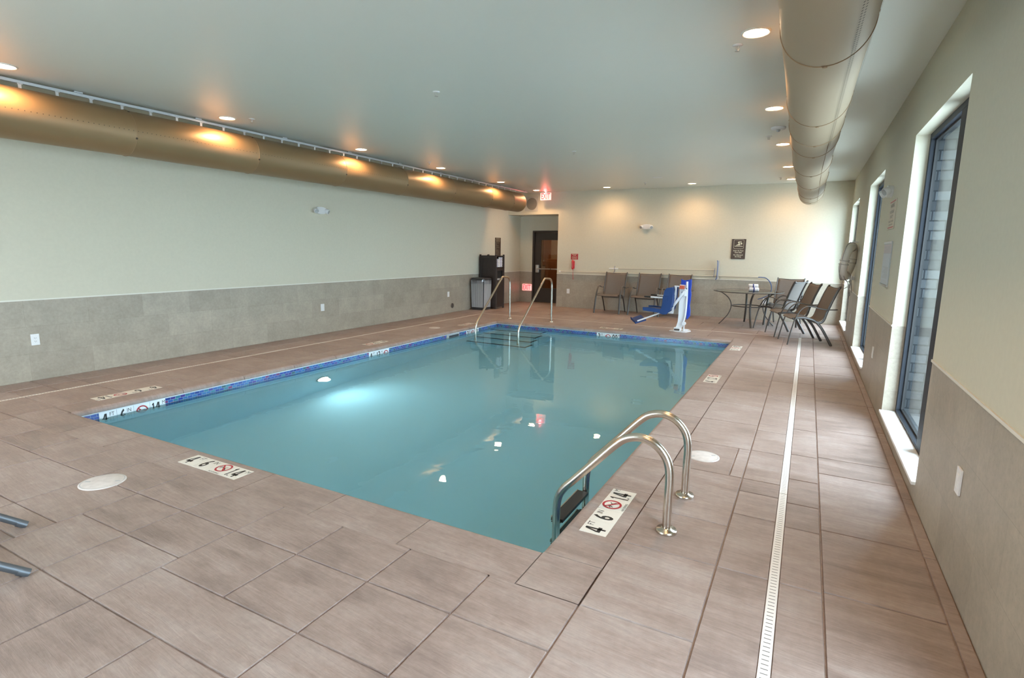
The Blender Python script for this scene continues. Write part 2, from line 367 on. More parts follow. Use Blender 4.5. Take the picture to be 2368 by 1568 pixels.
_gc = {}
def glyphs(txt, bold, align):
    k = (txt, bold, align)
    if k not in _gc:
        cu = bpy.data.curves.new('t', 'FONT'); cu.body = txt; cu.size = 1; cu.offset = bold; cu.align_x = align; cu.align_y = 'CENTER'; cu.resolution_u = 3
        cu.space_line = .9
        ob = bpy.data.objects.new('t', cu); COL.objects.link(ob)
        me = bpy.data.meshes.new_from_object(ob)
        _gc[k] = ([(v.co.x, v.co.y) for v in me.vertices], [tuple(p.vertices) for p in me.polygons])
        bpy.data.objects.remove(ob); bpy.data.curves.remove(cu); bpy.data.meshes.remove(me)
    return _gc[k]

def tag(o, label=None, cat=None, group=None, kind=None):
    if label: o['label'] = label
    if cat: o['category'] = cat
    if group: o['group'] = group
    if kind: o['kind'] = kind
    return o
def thing(name, label, cat, loc=(0, 0, 0), rz=0, group=None):
    o = bpy.data.objects.new(name, None); o.empty_display_size = .1; COL.objects.link(o)
    o.location = loc; o.rotation_euler = (0, 0, rz)
    o.matrix_basis = Matrix.Translation(loc) @ Matrix.Rotation(rz, 4, 'Z')
    return tag(o, label, cat, group)
def struct(name, mb, mats, **kw):
    return tag(mb.build(name, mats, **kw), kind='structure')
def dup(root, loc, rz, label, group=None):
    r = root.copy(); COL.objects.link(r); r.location = loc; r.rotation_euler = (0, 0, rz); r['label'] = label
    if group: r['group'] = group
    for ch in list(root.children):
        c = ch.copy(); COL.objects.link(c); c.parent = r
        for g in ch.children:
            d = g.copy(); COL.objects.link(d); d.parent = c
    return r
def catmull(pts, n=6):
    pts = [Vector(p) for p in pts]; P = [2*pts[0]-pts[1]]+pts+[2*pts[-1]-pts[-2]]; out = []
    for i in range(1, len(P)-2):
        for k in range(n):
            t = k/n; a, b, c, d = P[i-1], P[i], P[i+1], P[i+2]
            out.append(.5*((2*b)+(c-a)*t+(2*a-5*b+4*c-d)*t*t+(3*b-a-3*c+d)*t**3))
    return out+[pts[-1]]
def fillet(pts, rad, n=8):
    """poly-line with rounded corners; rad may be a list per inner point"""
    pts = [Vector(p) for p in pts]; out = [pts[0]]
    for i in range(1, len(pts)-1):
        a, b, c = pts[i-1], pts[i], pts[i+1]; r = rad[i-1] if isinstance(rad, (list, tuple)) else rad
        d1 = (a-b).normalized(); d2 = (c-b).normalized(); ang = d1.angle(d2); l = min(r/math.tan(ang/2), (a-b).length*.49, (c-b).length*.49); r = l*math.tan(ang/2)
        cen = b+(d1+d2).normalized()*(r/math.sin(ang/2)); p, q = b+d1*l-cen, b+d2*l-cen
        tot = p.angle(q)
        for k in range(n+1):
            t = k/n; v = (p*math.sin((1-t)*tot)+q*math.sin(t*tot))/math.sin(tot); out.append(cen+v)
    return out+[pts[-1]]

X, Y, Z = Vector((1, 0, 0)), Vector((0, 1, 0)), Vector((0, 0, 1))

# ------------------------------------------------------------------ dimensions
XL, XR, YB, YF, YD, H = -7.42, .70, 13.64, -1.9, 14.38, 3.01
PX0, PX1, PY0, PY1 = -5.72, -1.05, 2.345, 10.08      # pool walls
WZ = -.12                                             # water level
AX = -5.92                                            # right side of the alcove
WH = .885                                             # wainscot height
WIN = [(.15, 1.97), (4.0, 5.82), (7.93, 9.72), (11.65, 13.44)]
WZ0, WZ1 = .10, 2.49

# ------------------------------------------------------------------ deck
CW = .31
deck = MB()
def slab(x0, x1, y0, y1, g=.0032, z=0.):
    if x1-x0 < .02 or y1-y0 < .02: return
    b = .003; zb = z-.0085
    top = [(x0+g+b, y0+g+b, z), (x1-g-b, y0+g+b, z), (x1-g-b, y1-g-b, z), (x0+g+b, y1-g-b, z)]
    mid = [(x0+g, y0+g, zb), (x1-g, y0+g, zb), (x1-g, y1-g, zb), (x0+g, y1-g, zb)]
    deck.add(top+mid, [(0, 1, 2, 3)]+[(4+i, 4+(i+1) % 4, (i+1) % 4, i) for i in range(4)], 0, False, rng.random())
def column(x0, x1, ys):
    for a, b in zip(ys[:-1], ys[1:]): slab(x0, x1, a, b)
def row(y0, y1, xs):
    for a, b in zip(xs[:-1], xs[1:]): slab(a, b, y0, y1)
# base under the slabs, around the pool
for a in ((XL, XR, YF, PY0-.03), (XL, XR, PY1+.03, YD+.1), (XL, PX0-.03, PY0-.03, PY1+.03), (PX1+.03, XR, PY0-.03, PY1+.03)):
    deck.box(a[0], a[1], a[2], a[3], -.05, -.008, 0)
xC, xD0, xD1 = PX1+CW, -.032, .008      # right coping joint, right drain
yD0, yD1 = 11.10, 11.14                 # far drain
xE0, xE1 = -6.725, -6.685               # left drain
yN = PY0-CW+.005
# near deck rows
row(1.72, yN, [XL, -6.6, -5.95, -5.42, -4.90, -4.42, -3.97, -3.50, -3.03, -2.57, -2.105, -1.645, -1.187, xC])
row(1.30, 1.72, [XL, -6.75, -5.9, -5.35, -4.66, -3.96, -3.48])
slab(-3.48, -3.03, 1.42, 1.72); slab(-3.48, -3.03, 1.05, 1.42); slab(-3.03, -2.57, 1.42, 1.72); slab(-3.03, -2.57, 1.05, 1.42)
row(1.33, 1.72, [-2.57, -2.105, -1.645, -1.187, xC])
slab(-2.57, -1.645, 1.05, 1.33); slab(-1.645, -1.187, .85, 1.33); slab(-1.187, xC, .95, 1.33)
slab(-3.96, -3.48, 1.12, 1.30); row(.80, 1.30, [XL, -6.4, -5.5, -4.9, -4.43, -3.96]); slab(-3.96, -3.48, .75, 1.12)
row(.60, 1.05, [-3.48, -3.03, -2.57, -2.105, -1.645]); slab(-1.645, -1.187, .42, .85); slab(-1.187, xC, .45, .95)
row(.15, .60, [-3.48, -2.57, -2.105, -1.645]); row(.2, .75, [XL, -6, -5, -3.96, -3.48]); slab(-1.645, -1.187, -.1, .42); slab(-1.187, xC, -.1, .45)
row(YF, .15, [XL, -6, -5, -3.96, -3.48, -2.57, -1.645]); row(YF, -.1, [-1.645, -1.187, xC]); slab(XL, -3.48, .15, .2); slab(XL, -3.96, .75, .80)
# right deck columns (between pool coping, drain and window wall)
yr = [YF, -.6, .2, .95, 1.57, yN]
column(xC, -.265, yr+[2.64, 3.09, 3.84])
slab(xC, -.35, 3.84, 4.44); slab(-.35, -.265, 3.84, 4.44)
column(xC, -.265, [4.44, 5.13, 5.77, 6.40, 7.05, 7.69, 8.30, 8.96, 9.62, 10.38])
column(-.265, xD0, [YF, -.3, .5, 1.25, 1.83, 2.64, 3.27, 3.62, 3.84, 4.45, 5.0, 5.72, 6.35, 7.1, 7.7, 8.42, 9.0, 9.7, 10.38, yD0])
column(xD1, .187, [YF, .1, .9, 1.7, 2.64, 3.24, 3.58, 3.99, 4.51, 5.2, 5.9, 6.5, 7.15, 7.64, 8.3, 9.1, 9.8, 10.5, yD0])
column(.187, .64, [YF, 0, .8, 1.6, 2.66, 3.30, 4.20, 4.54, 5.30, 6.36, 7.0, 7.86, 8.5, 9.3, 9.9, 10.6, yD0])
column(.64, XR, [YF, .6, 1.4, 2.2, 3.24, 4.01, 5.45, 6.36, 7.3, 8.4, 9.5, 10.6, yD0])
slab(xC, -.265, 10.38, yD0)
# far deck
row(PY1+CW, yD0, [xE1, -6.03, -5.4, -4.76, -4.1, -3.45, -2.82, -2.15, -1.5, xC])
row(yD1, 11.75, [XL, xE0, -5.8, -4.9, -4.0, -3.1, -2.3, -1.55, -.74, -.02, .64, XR])
row(11.75, 12.45, [XL, -6.2, -5.3, -4.4, -3.5, -2.6, -1.9, -1.1, -.38, .3, XR])
row(12.45, 13.05, [XL, -6.7, -5.8, -4.9, -4.0, -3.1, -2.3, -1.5, -.74, -.02, .64, XR])
row(13.05, YB, [XL, -6.2, -5.3, -4.4, -3.5, -2.6, -1.9, -1.1, -.38, .3, XR])
row(YB, YD+.05, [XL, -6.7, AX])
# left deck
xLC = PX0-CW
column(xE1, xLC, [yN, 2.37, 2.97, 3.58, 4.22, 4.85, 5.5, 6.1, 6.75, 7.4, 8.0, 8.65, 9.3, 9.9, PY1+CW])
column(-7.06, xE0, [yN, 2.38, 2.68, 2.99, 3.56, 4.1, 4.7, 5.0, 5.6, 6.2, 6.8, 7.4, 8.0, 8.6, 9.2, 9.9, 10.5, yD1])
column(XL, -7.06, [yN, 2.69, 3.0, 3.56, 4.3, 4.9, 5.6, 6.3, 6.9, 7.6, 8.3, 8.9, 9.6, 10.3, yD1])
floor = struct('floor', deck, M['deck'], rnd=True)

# ------------------------------------------------------------------ pool
pool = thing('swimming_pool', 'rectangular indoor swimming pool with blue mosaic waterline and stamped stone coping', 'pool', ((PX0+PX1)/2, (PY0+PY1)/2, -1.4))
cop = MB()
OV = .015; NR = .042
nose = [(CW, 0.)]+[(NR-OV-NR*math.sin(t*PI/2/6)+0, -NR+NR*math.cos(t*PI/2/6)) for t in range(7)]+[(-OV, -.048), (.0, -.055)]
def coping(a, b, base, inward, along):
    """a..b along, profile distance measured outward from the pool wall"""
    g = .003
    n = len(nose); vs = []
    for t, e in ((a+g, 0), (b-g, 0)):
        for d, z in nose:
            q = Vector(base)-Vector(inward)*d+Vector(along)*t+Z*z; vs.append(q)
    r = rng.random()
    # top slab part with small bevels at joints
    cop.add(vs, [(i, i+1, n+i+1, n+i) for i in range(n-1)], 0, False, r)
    # end walls of the joint
    cop.add(vs[:n]+[Vector(base)-Vector(inward)*CW+Vector(along)*(a+g)-Z*.055], [tuple(range(n+1))], 0, False, r)
    cop.add(vs[n:]+[Vector(base)-Vector(inward)*CW+Vector(along)*(b-g)-Z*.055], [tuple(range(n+1))], 0, False, r)
def run(cuts, base, inward, along):
    for a, b in zip(cuts[:-1], cuts[1:]): coping(a, b, base, inward, along)
run([PY0, 3.28, 3.87, 4.44, 5.12, 5.74, 6.33, 6.50, 7.16, 7.72, 8.33, 8.95, 9.62, PY1], (PX1, 0, 0), (-1, 0, 0), (0, 1, 0))
run([PY0, 3.35, 4.07, 4.79, 5.5, 6.15, 6.95, 7.6, 8.3, 8.95, 9.55, PY1], (PX0, 0, 0), (1, 0, 0), (0, 1, 0))
run([PX0, -5.17, -4.54, -3.90, -3.015, -2.38, -1.74, PX1], (0, PY0, 0), (0, 1, 0), (1, 0, 0))
run([PX0, -5.05, -4.4, -3.75, -2.92, -2.3, -1.72, PX1], (0, PY1, 0), (0, -1, 0), (1, 0, 0))
def flat(mb, x0, x1, y0, y1, z=0., r=0.):
    g = .003
    mb.add([(x0+g, y0+g, z), (x1-g, y0+g, z), (x1-g, y1-g, z), (x0+g, y1-g, z)], [(0, 1, 2, 3)], 0, False, r)
for cx0, cx1 in ((PX0-CW, PX0), (PX1, PX1+CW)):
    for cy0, cy1 in ((PY0-CW, PY0), (PY1, PY1+CW)): flat(cop, cx0, cx1, cy0, cy1, 0, rng.random())
# dark grout bed below the coping joints
cb = MB()
for a in ((PX0-CW, PX0-.002, PY0-CW, PY1+CW), (PX1+.002, PX1+CW, PY0-CW, PY1+CW), (PX0, PX1, PY0-CW, PY0-.002), (PX0, PX1, PY1+.002, PY1+CW)):
    cb.box(a[0], a[1], a[2], a[3], -.054, -.0065 if False else -.008)
cop.add(cb.v, cb.f, 0, False, .2)
cop.build('coping', M['deck'], pool, rnd=True)
# basin
ba = MB(); T0, T1 = -.063, -.215
def deep(y): return -1.49+(y-PY0)/(PY1-PY0)*.44
zb0, zb1 = deep(PY0), deep(PY1)
c = [(PX0, PY0), (PX1, PY0), (PX1, PY1), (PX0, PY1)]
zb = [zb0, zb0, zb1, zb1]
for i in range(4):
    j = (i+1) % 4
    ba.add([(*c[i], T1), (*c[j], T1), (*c[j], zb[j]), (*c[i], zb[i])], [(0, 1, 2, 3)])
ba.add([(*c[i], zb[i]) for i in range(4)], [(0, 1, 2, 3)])
ba.build('basin', M['plaster'], pool)
# waterline tile band (mosaic) with a pale grout line along its top
wt = MB()
for i in range(4):
    j = (i+1) % 4
    wt.add([(*c[i], T0), (*c[j], T0), (*c[j], T1), (*c[i], T1)], [(0, 1, 2, 3)], 0)
    wt.add([(*c[i], -.054), (*c[j], -.054), (*c[j], T0), (*c[i], T0)], [(0, 1, 2, 3)], 1)
e = .0015
for x, y0, y1 in ((PX0+e, PY0, PY1), (PX1-e, PY0, PY1)):
    wt.add([(x, y0, T0+.002), (x, y1, T0+.002), (x, y1, -.055), (x, y0, -.055)], [(0, 1, 2, 3)], 1)
wt.build('waterline_tile', [M['mosaic'], M['grout']], pool)
# corner steps
stp = MB(); edge = MB()
SX = -4.56
sd = [(.15, 9.79), (.35, 9.47), (.55, 9.18), (.76, 8.86)]
for i, (d, y) in enumerate(sd):
    z = WZ-d; x1 = SX+.045*i; lo = deep(y)-.01
    ztop = z
    stp.box(PX0+.001, x1, y, PY1-.001, z-.22 if i < 3 else lo, z)
    w = .045
    edge.box(PX0+.002, x1, y, y+w, z+.001, z+.003); edge.box(x1-w, x1, y+w, min(y+.32, PY1), z+.001, z+.003)
    edge.box(PX0+.002, x1, y-.002, y, z-.02, z)
stp.build('steps', M['plaster'], pool); edge.build('step_edging', M['stripe'], pool)
# skimmer mouth in the left wall
sk = MB(); sk.box(PX0+.0005, PX0+.004, 8.20, 8.62, -.20, -.066, 0); sk.box(PX0+.003, PX0+.005, 8.28, 8.60, -.19, -.085, 1); sk.box(PX0+.004, PX0+.007, 8.28, 8.60, -.128, -.118, 0)
sk.build('skimmer_mouth', [M['grey'], M['stripe']], pool)
wa = MB(); wa.add([(PX0, PY0, WZ), (PX1, PY0, WZ), (PX1, PY1, WZ), (PX0, PY1, WZ)], [(0, 1, 2, 3)])
wa.build('water', M['water'], pool)
# underwater lamp
mb = MB(); mb.lathe([(.10, 0), (.115, .012), (.10, .02)], (PX0, 5.25, -.78), axis='x'); pl = mb.build('underwater_lamp', M['steel'], pool)
mb = MB(); mb.lathe([(.092, .0205), (.07, .032), (.0, .038)], (PX0, 5.25, -.78), axis='x'); R_ = pool.matrix_basis.inverted(); mb.v = [tuple(R_ @ Vector(p)) for p in mb.v]; mb.build('lens', M['poollamp'], pl, world=False)
def light(name, kind, loc, energy, color, direction=None, **kw):
    ld = bpy.data.lights.new(name, kind); ld.energy = energy; ld.color = color
    for k, v in kw.items(): setattr(ld, k, v)
    o = bpy.data.objects.new(name, ld); COL.objects.link(o); o.location = loc
    if direction is not None: o.rotation_euler = Vector(direction).to_track_quat('-Z', 'Y').to_euler()
    return o
o = light('pool_lamp_beam', 'SPOT', (PX0+.07, 5.25, -.78), 24, (.72, .97, 1.), (1, .0, -.12), spot_size=2.7, spot_blend=.9, shadow_soft_size=.06)


# ------------------------------------------------------------------ walls, ceiling
WT = .30
wl = MB()
wl.box(XL-.12, XL, YF, YD+.1, WH, H); wl.box(XL-.12, XL+.001, YF, YD+.1, -.05, WH, 1)
struct('wall_left', wl, [M['wall'], M['tileY']])
wb = MB()
wb.box(AX, XR+WT, YB, YB+.12, WH, H); wb.box(AX, XR+WT, YB-.001, YB+.12, -.05, WH, 1)
wb.box(XL, AX, YB, YB+.12, 2.44, H)                                    # header over the alcove
wb.box(AX, AX+.12, YB+.06, YD, WH, 2.44); wb.box(AX-.001, AX+.12, YB+.06, YD, -.05, WH, 2)
DX0, DX1, DH = -7.01, -5.99, 2.04
wb.box(XL, DX0, YD, YD+.12, WH, 2.44); wb.box(XL, DX0, YD-.001, YD+.12, -.05, WH, 1)
wb.box(DX0, DX1, YD, YD+.12, DH, 2.44); wb.box(DX1, AX, YD, YD+.12, -.05, 2.44)
struct('wall_back', wb, [M['wall'], M['tileX'], M['tileY']])
FW = (-5.6, -3.1)  # unseen opening added behind the camera for daylight on deck and right wall
wf = MB(); wf.box(XL-.12, FW[0], YF-.12, YF, -.05, H); wf.box(FW[1], XR+WT, YF-.12, YF, -.05, H); wf.box(FW[0], FW[1], YF-.12, YF, 2.49, H); wf.box(FW[0], FW[1], YF-.12, YF, -.05, .10)
struct('wall_front', wf, [M['wall'], M['tileX']])
added_win = MB()
for x in (FW[0], (FW[0]+FW[1])/2-.03, FW[1]-.06): added_win.box(x, x+.06, YF-.10, YF-.03, .10, 2.49)
added_win.box(FW[0], FW[1], YF-.10, YF-.03, .10, .16); added_win.box(FW[0], FW[1], YF-.10, YF-.03, 2.43, 2.49)
struct('window_5', added_win, M['frame'])
# right wall with four tall windows. Materials: 0 paint, 1 tile, 2 brick, 3 jamb
wr = MB()
XI = XR+.10     # inner drywall part up to here, window frame beyond
XO = XR+.60
def wallpart(y0, y1, z0, z1, tile=False):
    wr.box(XR, XI, y0, y1, z0, z1, 1 if tile else 0)
    wr.box(XI, XO, y0, y1, z0, z1, 2)
ys = [YF]+[q for w in WIN for q in w]+[YB+.12]
for i in range(0, len(ys), 2):
    wallpart(ys[i], ys[i+1], -.05, WH, True); wallpart(ys[i], ys[i+1], WH, H)
for a, b in WIN:
    wallpart(a, b, -.05, WZ0, True); wallpart(a, b, WZ1, H)
struct('wall_right', wr, [M['wall'], M['tileY'], M['brick']])
ce = MB(); ce.box(XL-.12, XO, YF-.12, YB+.12, H, H+.1); struct('ceiling', ce, M['ceil'])
ce = MB(); ce.box(XL, AX, YB+.12, YD, 2.44, 2.5); struct('ceiling_alcove', ce, M['ceil'])
# thin pale trim along the top of the wainscot
t = .012
tr = MB(); tr.box(XL, XL+.007, YF, YD, WH-.006, WH+t-.004); struct('trim_1', tr, M['trim'])
tr = MB(); tr.box(AX, XR, YB-.007, YB, WH-.006, WH+t-.004); struct('trim_2', tr, M['trim'])
tr = MB()
for i in range(0, len(ys), 2):
    a, b = ys[i], min(ys[i+1], YB)
    tr.box(XR-.007, XR, a, b, WH-.006, WH+t-.004)
struct('trim_3', tr, M['trim'])
tr = MB(); tr.box(XL, DX0, YD-.007, YD, WH-.006, WH+t-.004); tr.box(AX-.007, AX, YB, YD, WH-.006, WH+t-.004); struct('trim_4', tr, M['trim'])
# windows
for i, (a, b) in enumerate(WIN):
    f0, f1 = XI, XI+.06
    w = thing('window_%d' % (i+1), None, None, (XI, (a+b)/2, WZ0)); w['kind'] = 'structure'
    m = .045; mid = a+.655
    fr = MB(); fr.box(f0, f1, a, a+m, WZ0, WZ1); fr.box(f0, f1, b-m, b, WZ0, WZ1); fr.box(f0, f1, a+m, b-m, WZ1-m, WZ1); fr.box(f0, f1, a+m, b-m, WZ0, WZ0+m)
    fr.box(f0, f1, mid-.075, mid+.075, WZ0+m, WZ1-m)
    fr.build('window_frame', M['frame'], w, bevel=.003)
    for p, q in ((a+m, mid-.075), (mid+.075, b-m)):
        bd = MB(); xg = f0+.046
        bd.box(xg-.012, xg+.012, p, p+.014, WZ0+m, WZ1-m); bd.box(xg-.012, xg+.012, q-.014, q, WZ0+m, WZ1-m)
        bd.box(xg-.012, xg+.012, p, q, WZ0+m, WZ0+m+.014); bd.box(xg-.012, xg+.012, p, q, WZ1-m-.014, WZ1-m)
        bd.build('glazing_bead', M['black'], w)
        pn = MB(); pn.add([(xg, p, WZ0+m), (xg, q, WZ0+m), (xg, q, WZ1-m), (xg, p, WZ1-m)], [(0, 1, 2, 3)]); pn.build('pane', M['pane'], w)
    si = MB(); si.box(XR-.022, XI, a+.004, b-.004, WZ0, WZ0+.022); si.build('window_sill', M['sill'], w, bevel=.003)
g = MB(); g.box(XO, 60, -40, 60, -.6, -.3); g.box(-60, XO, -40, YF-.2, -.6, -.3); struct('ground', g, M['asphalt'])
# ------------------------------------------------------------------ door in the alcove and the hall behind
d = thing('door_1', None, None, ((DX0+DX1)/2, YD, 0)); d['kind'] = 'structure'
fr = MB(); fr.box(DX0, DX0+.05, YD-.03, YD+.12, 0, DH); fr.box(DX1-.05, DX1, YD-.03, YD+.12, 0, DH); fr.box(DX0+.05, DX1-.05, YD-.03, YD+.12, DH-.05, DH)
fr.build('door_frame', M['dkbronze'], d, bevel=.004)
lf = MB(); l0, l1, y0, y1 = DX0+.055, DX1-.055, YD+.02, YD+.065; gx0, gx1, gz0, gz1 = -6.765, DX1-.22, .42, 1.78
lf.box(l0, gx0, y0, y1, .01, DH-.055); lf.box(gx1, l1, y0, y1, .01, DH-.055); lf.box(gx0, gx1, y0, y1, .01, gz0); lf.box(gx0, gx1, y0, y1, gz1, DH-.055)
leaf = lf.build('door_leaf', M['dkbronze'], d)
gp = MB(); gp.box(gx0, gx1, y0+.02, y0+.026, gz0, gz1); gp.build('door_pane', M['doorglass'], d)
pb = MB(); pb.box(-6.895, -6.80, YD-.05, YD+.02, .86, 1.08); pb.obox((-6.86, YD-.055, 1.0), (.05, .02, .10)); pb.build('latch_case', M['chrome'], d, bevel=.012)
pb = MB(); pb.tube([(-6.84, YD-.055, .97), (-6.10, YD-.055, .97)], .017); pb.box(-6.42, -6.405, YD-.075, YD-.035, .95, .99, 1); pb.build('push_bar', [M['chrome'], M['black']], d)
hall = MB()
hx0, hx1, hy1 = -8.6, -4.6, YD+2.3
hall.box(hx0, hx1, hy1, hy1+.1, -.05, 2.6); hall.box(hx0-.1, hx0, YD+.12, hy1, -.05, 2.6); hall.box(hx1, hx1+.1, YD+.12, hy1, -.05, 2.6)
hall.box(hx0, hx1, YD+.12, hy1, 2.6, 2.7); hall.box(hx0-.1, XL+.01, YD+.10, YD+.14, -.05, 2.7); hall.box(AX-.005, hx1+.1, YD+.10, YD+.14, -.05, 2.7); hall.box(XL, AX, YD+.125, YD+.15, 2.1, 2.7); hall.box(hx0, hx1, YD+.05, hy1, -.05, -.002, 1)
struct('wall_hall', hall, [M['hallwall'], M['hallfloor']])
cb2 = thing('hall_cabinet', 'orange wooden cabinet in the hall behind the glass door', 'cabinet', (-7.05, YD+2.2, 0))
mb = MB(); mb.box(-7.42, -6.62, YD+1.75, hy1-.01, 0, 1.22); mb.build('body', M['hallwood'], cb2, bevel=.01)
mb = MB(); mb.box(-7.40, -7.03, YD+1.735, YD+1.75, .06, 1.16); mb.build('door', M['hallwood'], cb2, bevel=.006)
mb = MB(); mb.box(-7.01, -6.64, YD+1.735, YD+1.75, .06, 1.16); mb.build('door', M['hallwood'], cb2, bevel=.006)
mb = MB(); mb.box(-7.75, -7.46, hy1-.03, hy1, 1.0, 2.1); tag(mb.build('notice_board', M['hallwood'], bevel=.01), 'tall wooden board on the hall wall behind the glass door', 'board')
light('hall_lamp', 'AREA', (-6.6, YD+1.2, 2.58), 14, (1, .72, .45), (0, 0, -1), shape='DISK', size=.3)

# ------------------------------------------------------------------ drains
def drain(name, label, p, q, w, seg):
    p, q = Vector(p), Vector(q); d = (q-p).normalized(); s = Vector((-d.y, d.x, 0))*w/2; l = (q-p).length
    c0 = (p+q)/2
    me = bpy.data.meshes.new(name)
    zt, z0 = -.001, -.03
    V = [p-s, q-s, q+s, p+s]
    vs = [(a.x, a.y, zt) for a in V]+[(a.x, a.y, z0) for a in V]
    vs = [(a-c0.x, b-c0.y, c_) for a, b, c_ in vs]
    me.from_pydata(vs, [], [(0, 1, 2, 3), (0, 4, 5, 1), (1, 5, 6, 2), (2, 6, 7, 3), (3, 7, 4, 0)])
    uv = me.uv_layers.new(); n = l/seg
    for lo, c_ in zip(range(4), ((0, 0), (n, 0), (n, 1), (0, 1))): uv.data[lo].uv = c_
    for lo in range(4, 20): uv.data[lo].uv = (.5, 2)
    me.materials.append(M['grate']); o = bpy.data.objects.new(name, me); COL.objects.link(o); o.location = (c0.x, c0.y, 0)
    return tag(o, label, 'drain')
xm = (xD0+xD1)/2
drain('trench_drain', 'slotted white trench drain strip nearest the camera, right of the pool', (xm, YF+.02, 0), (xm, 3.706, 0), .043, .026)
drain('trench_drain', 'slotted white trench drain strip beyond the joint, running along the window side', (xm, 3.712, 0), (xm, yD1, 0), .043, .026)
drain('trench_drain', 'thin white drain strip crossing the deck behind the pool', (xE0, (yD0+yD1)/2, 0), (xm-.0215, (yD0+yD1)/2, 0), .038, .026)
drain('trench_drain', 'thin white drain strip along the deck beside the left wall', ((xE0+xE1)/2, YF+.02, 0), ((xE0+xE1)/2, yD0, 0), .036, .026)

# ------------------------------------------------------------------ depth markers
def no_diving(mb, o, u, v, s, mi_r=2, mi_k=1):
    o, u, v = Vector(o), Vector(u), Vector(v); w = u.cross(v)*.0003
    # small diving figure: torso, arms, legs, head
    for a, b, t in (((-.16, .10), (.10, -.02), .07), ((.10, -.02), (.24, -.14), .05), ((.06, .0), (.20, .12), .04), ((-.16, .10), (-.30, .0), .05), ((-.10, .08), (-.24, -.10), .045)):
        p = o+(u*a[0]+v*a[1])*s+w; q = o+(u*b[0]+v*b[1])*s+w; dd = (q-p).normalized(); n_ = dd.cross(u.cross(v)).normalized()*t*s/2
        mb.add([p-n_, q-n_, q+n_, p+n_], [(0, 1, 2, 3)], mi_k)
    mb.ringflat(o+w*2, u, v, .44*s, .34*s, 32, mi_r)
    dg = (u-v).normalized(); p, q = o-dg*.37*s+w*2, o+dg*.37*s+w*2; n_ = (u+v).normalized()*.045*s
    mb.add([p-n_, q-n_, q+n_, p+n_], [(0, 1, 2, 3)], mi_r)
def four(mb, c, u, v, h, w, mi):
    """heavy condensed figure 4 with an open counter"""
    for q in ([(.50, -.5), (.76, -.5), (.76, .5), (.50, .5)], [(0, -.29), (1, -.29), (1, -.10), (0, -.10)], [(0, -.10), (.26, -.10), (.62, .5), (.42, .5)]):
        mb.add([c+u*((a-.5)*w)+v*(b*h) for a, b in q], [(0, 1, 2, 3)], mi)
def figures(mb, txt, c, u, v, T, mi):
    wd = {'4': .40, '.': .11, '1': .22, '3': .36, '6': .38, '0': .36, '2': .36, '9': .36}
    tot = sum(wd[q] for q in txt); k = min(1., .70/tot); x = -tot*k/2
    for q in txt:
        w = wd[q]*k; cc = c+u*((x+w/2)*T); x += w
        if q == '4': four(mb, cc, u, v, T*.74, w*T*.92, mi)
        elif q == '.': mb.add([cc+u*(a*T*.035)+v*((b*.035-.335)*T) for a, b in ((-1, -1), (1, -1), (1, 1), (-1, 1))], [(0, 1, 2, 3)], mi)
        elif q == '1': mb.add([cc+u*(a*T)+v*(b*T) for a, b in ((-.02, -.37), (.055, -.37), (.055, .37), (.0, .37), (-.075, .27), (-.075, .20), (-.02, .22))], [(0, 1, 2, 3, 4, 5, 6)], mi)
        else: mb.text(q, cc, u, v, T*1.03, mi, .022, k*.68)
def marker(name, label, o, u, v, items, tilem, deckmark=True, T=.152):
    """row of square tiles: o = lower left corner as read, u = reading direction, v = up"""
    o, u, v = Vector(o), Vector(u), Vector(v); w = u.cross(v).normalized()
    n = len(items); c0 = o+u*(n*T/2)+v*(T/2)
    r = thing(name, label, 'depth marker', tuple(c0))
    for i, it in enumerate(items):
        mb = MB(); g = .0012
        a = o+u*(i*T+g)
        mb.prism([(0, g), (T-2*g, g), (T-2*g, T-g), (0, T-g)], a+w*.0002, u, v, .0018)
        L_ = MB()
        cc = o+u*((i+.5)*T)+v*(T/2)+w*.0026
        k = it[0]
        if k == 'nd':
            no_diving(L_, cc+v*(.012 if deckmark else 0), u, v, T*.86)
            if deckmark: L_.text('NO DIVING', cc-v*(T*.43), u, v, T*.13, 1, .01)
        else:
            big, small = it
            ww = len(big.replace('.', ''))
            figures(L_, big, cc-u*(T*(.16 if ww == 1 else .10)), u, v, T, 1)
            if small: L_.text(small, cc+u*(T*(.22 if ww == 1 else .38))+v*(T*.27), u, v, T*.34, 1, 0., .8)
        tl = mb.build('tile', tilem, r)
        L_.build('lettering', [M['ink'], M['ink'], M['inkred']], tl, world=False) if False else None
        L2 = MB(); L2.v = L_.v; L2.f = L_.f; L2.m = L_.m; L2.s = L_.s; L2.r = L_.r
        R = r.matrix_basis.inverted(); L2.v = [tuple(R @ Vector(p)) for p in L2.v]
        L2.build('lettering', [M['ink'], M['ink'], M['inkred']], tl, world=False)
    return r
W4 = [('4', 'FT'), ('6', 'IN'), ('nd',), ('1.4', 'M')]
dz = .0005
marker('depth_marker', 'cream deck tiles reading 4 FT 6 IN beside the pool ladder', (-.82, 2.632, dz), Y, -X, W4, M['whitetile'])
marker('depth_marker', 'cream deck tiles reading 4 FT 6 IN on the near pool edge', (-3.768, 2.13, dz), X, Y, W4, M['whitetile'])
marker('depth_marker', 'cream deck tiles reading 4 FT 6 IN upside down left of the pool', (-6.085, 3.27, dz), -Y, X, W4, M['whitetile'])
marker('depth_marker', 'three deck tiles reading 4 FT 1.2 M on the right pool edge halfway along', (-.82, 6.61, dz), Y, -X, [('4', 'FT'), ('1.2', 'M'), ('nd',)], M['whitetile'])
marker('depth_marker', 'three deck tiles at the right pool edge nearest the far corner', (-.82, 9.07, dz), Y, -X, [('3', 'FT'), ('nd',), ('.90', 'M')], M['whitetile'])
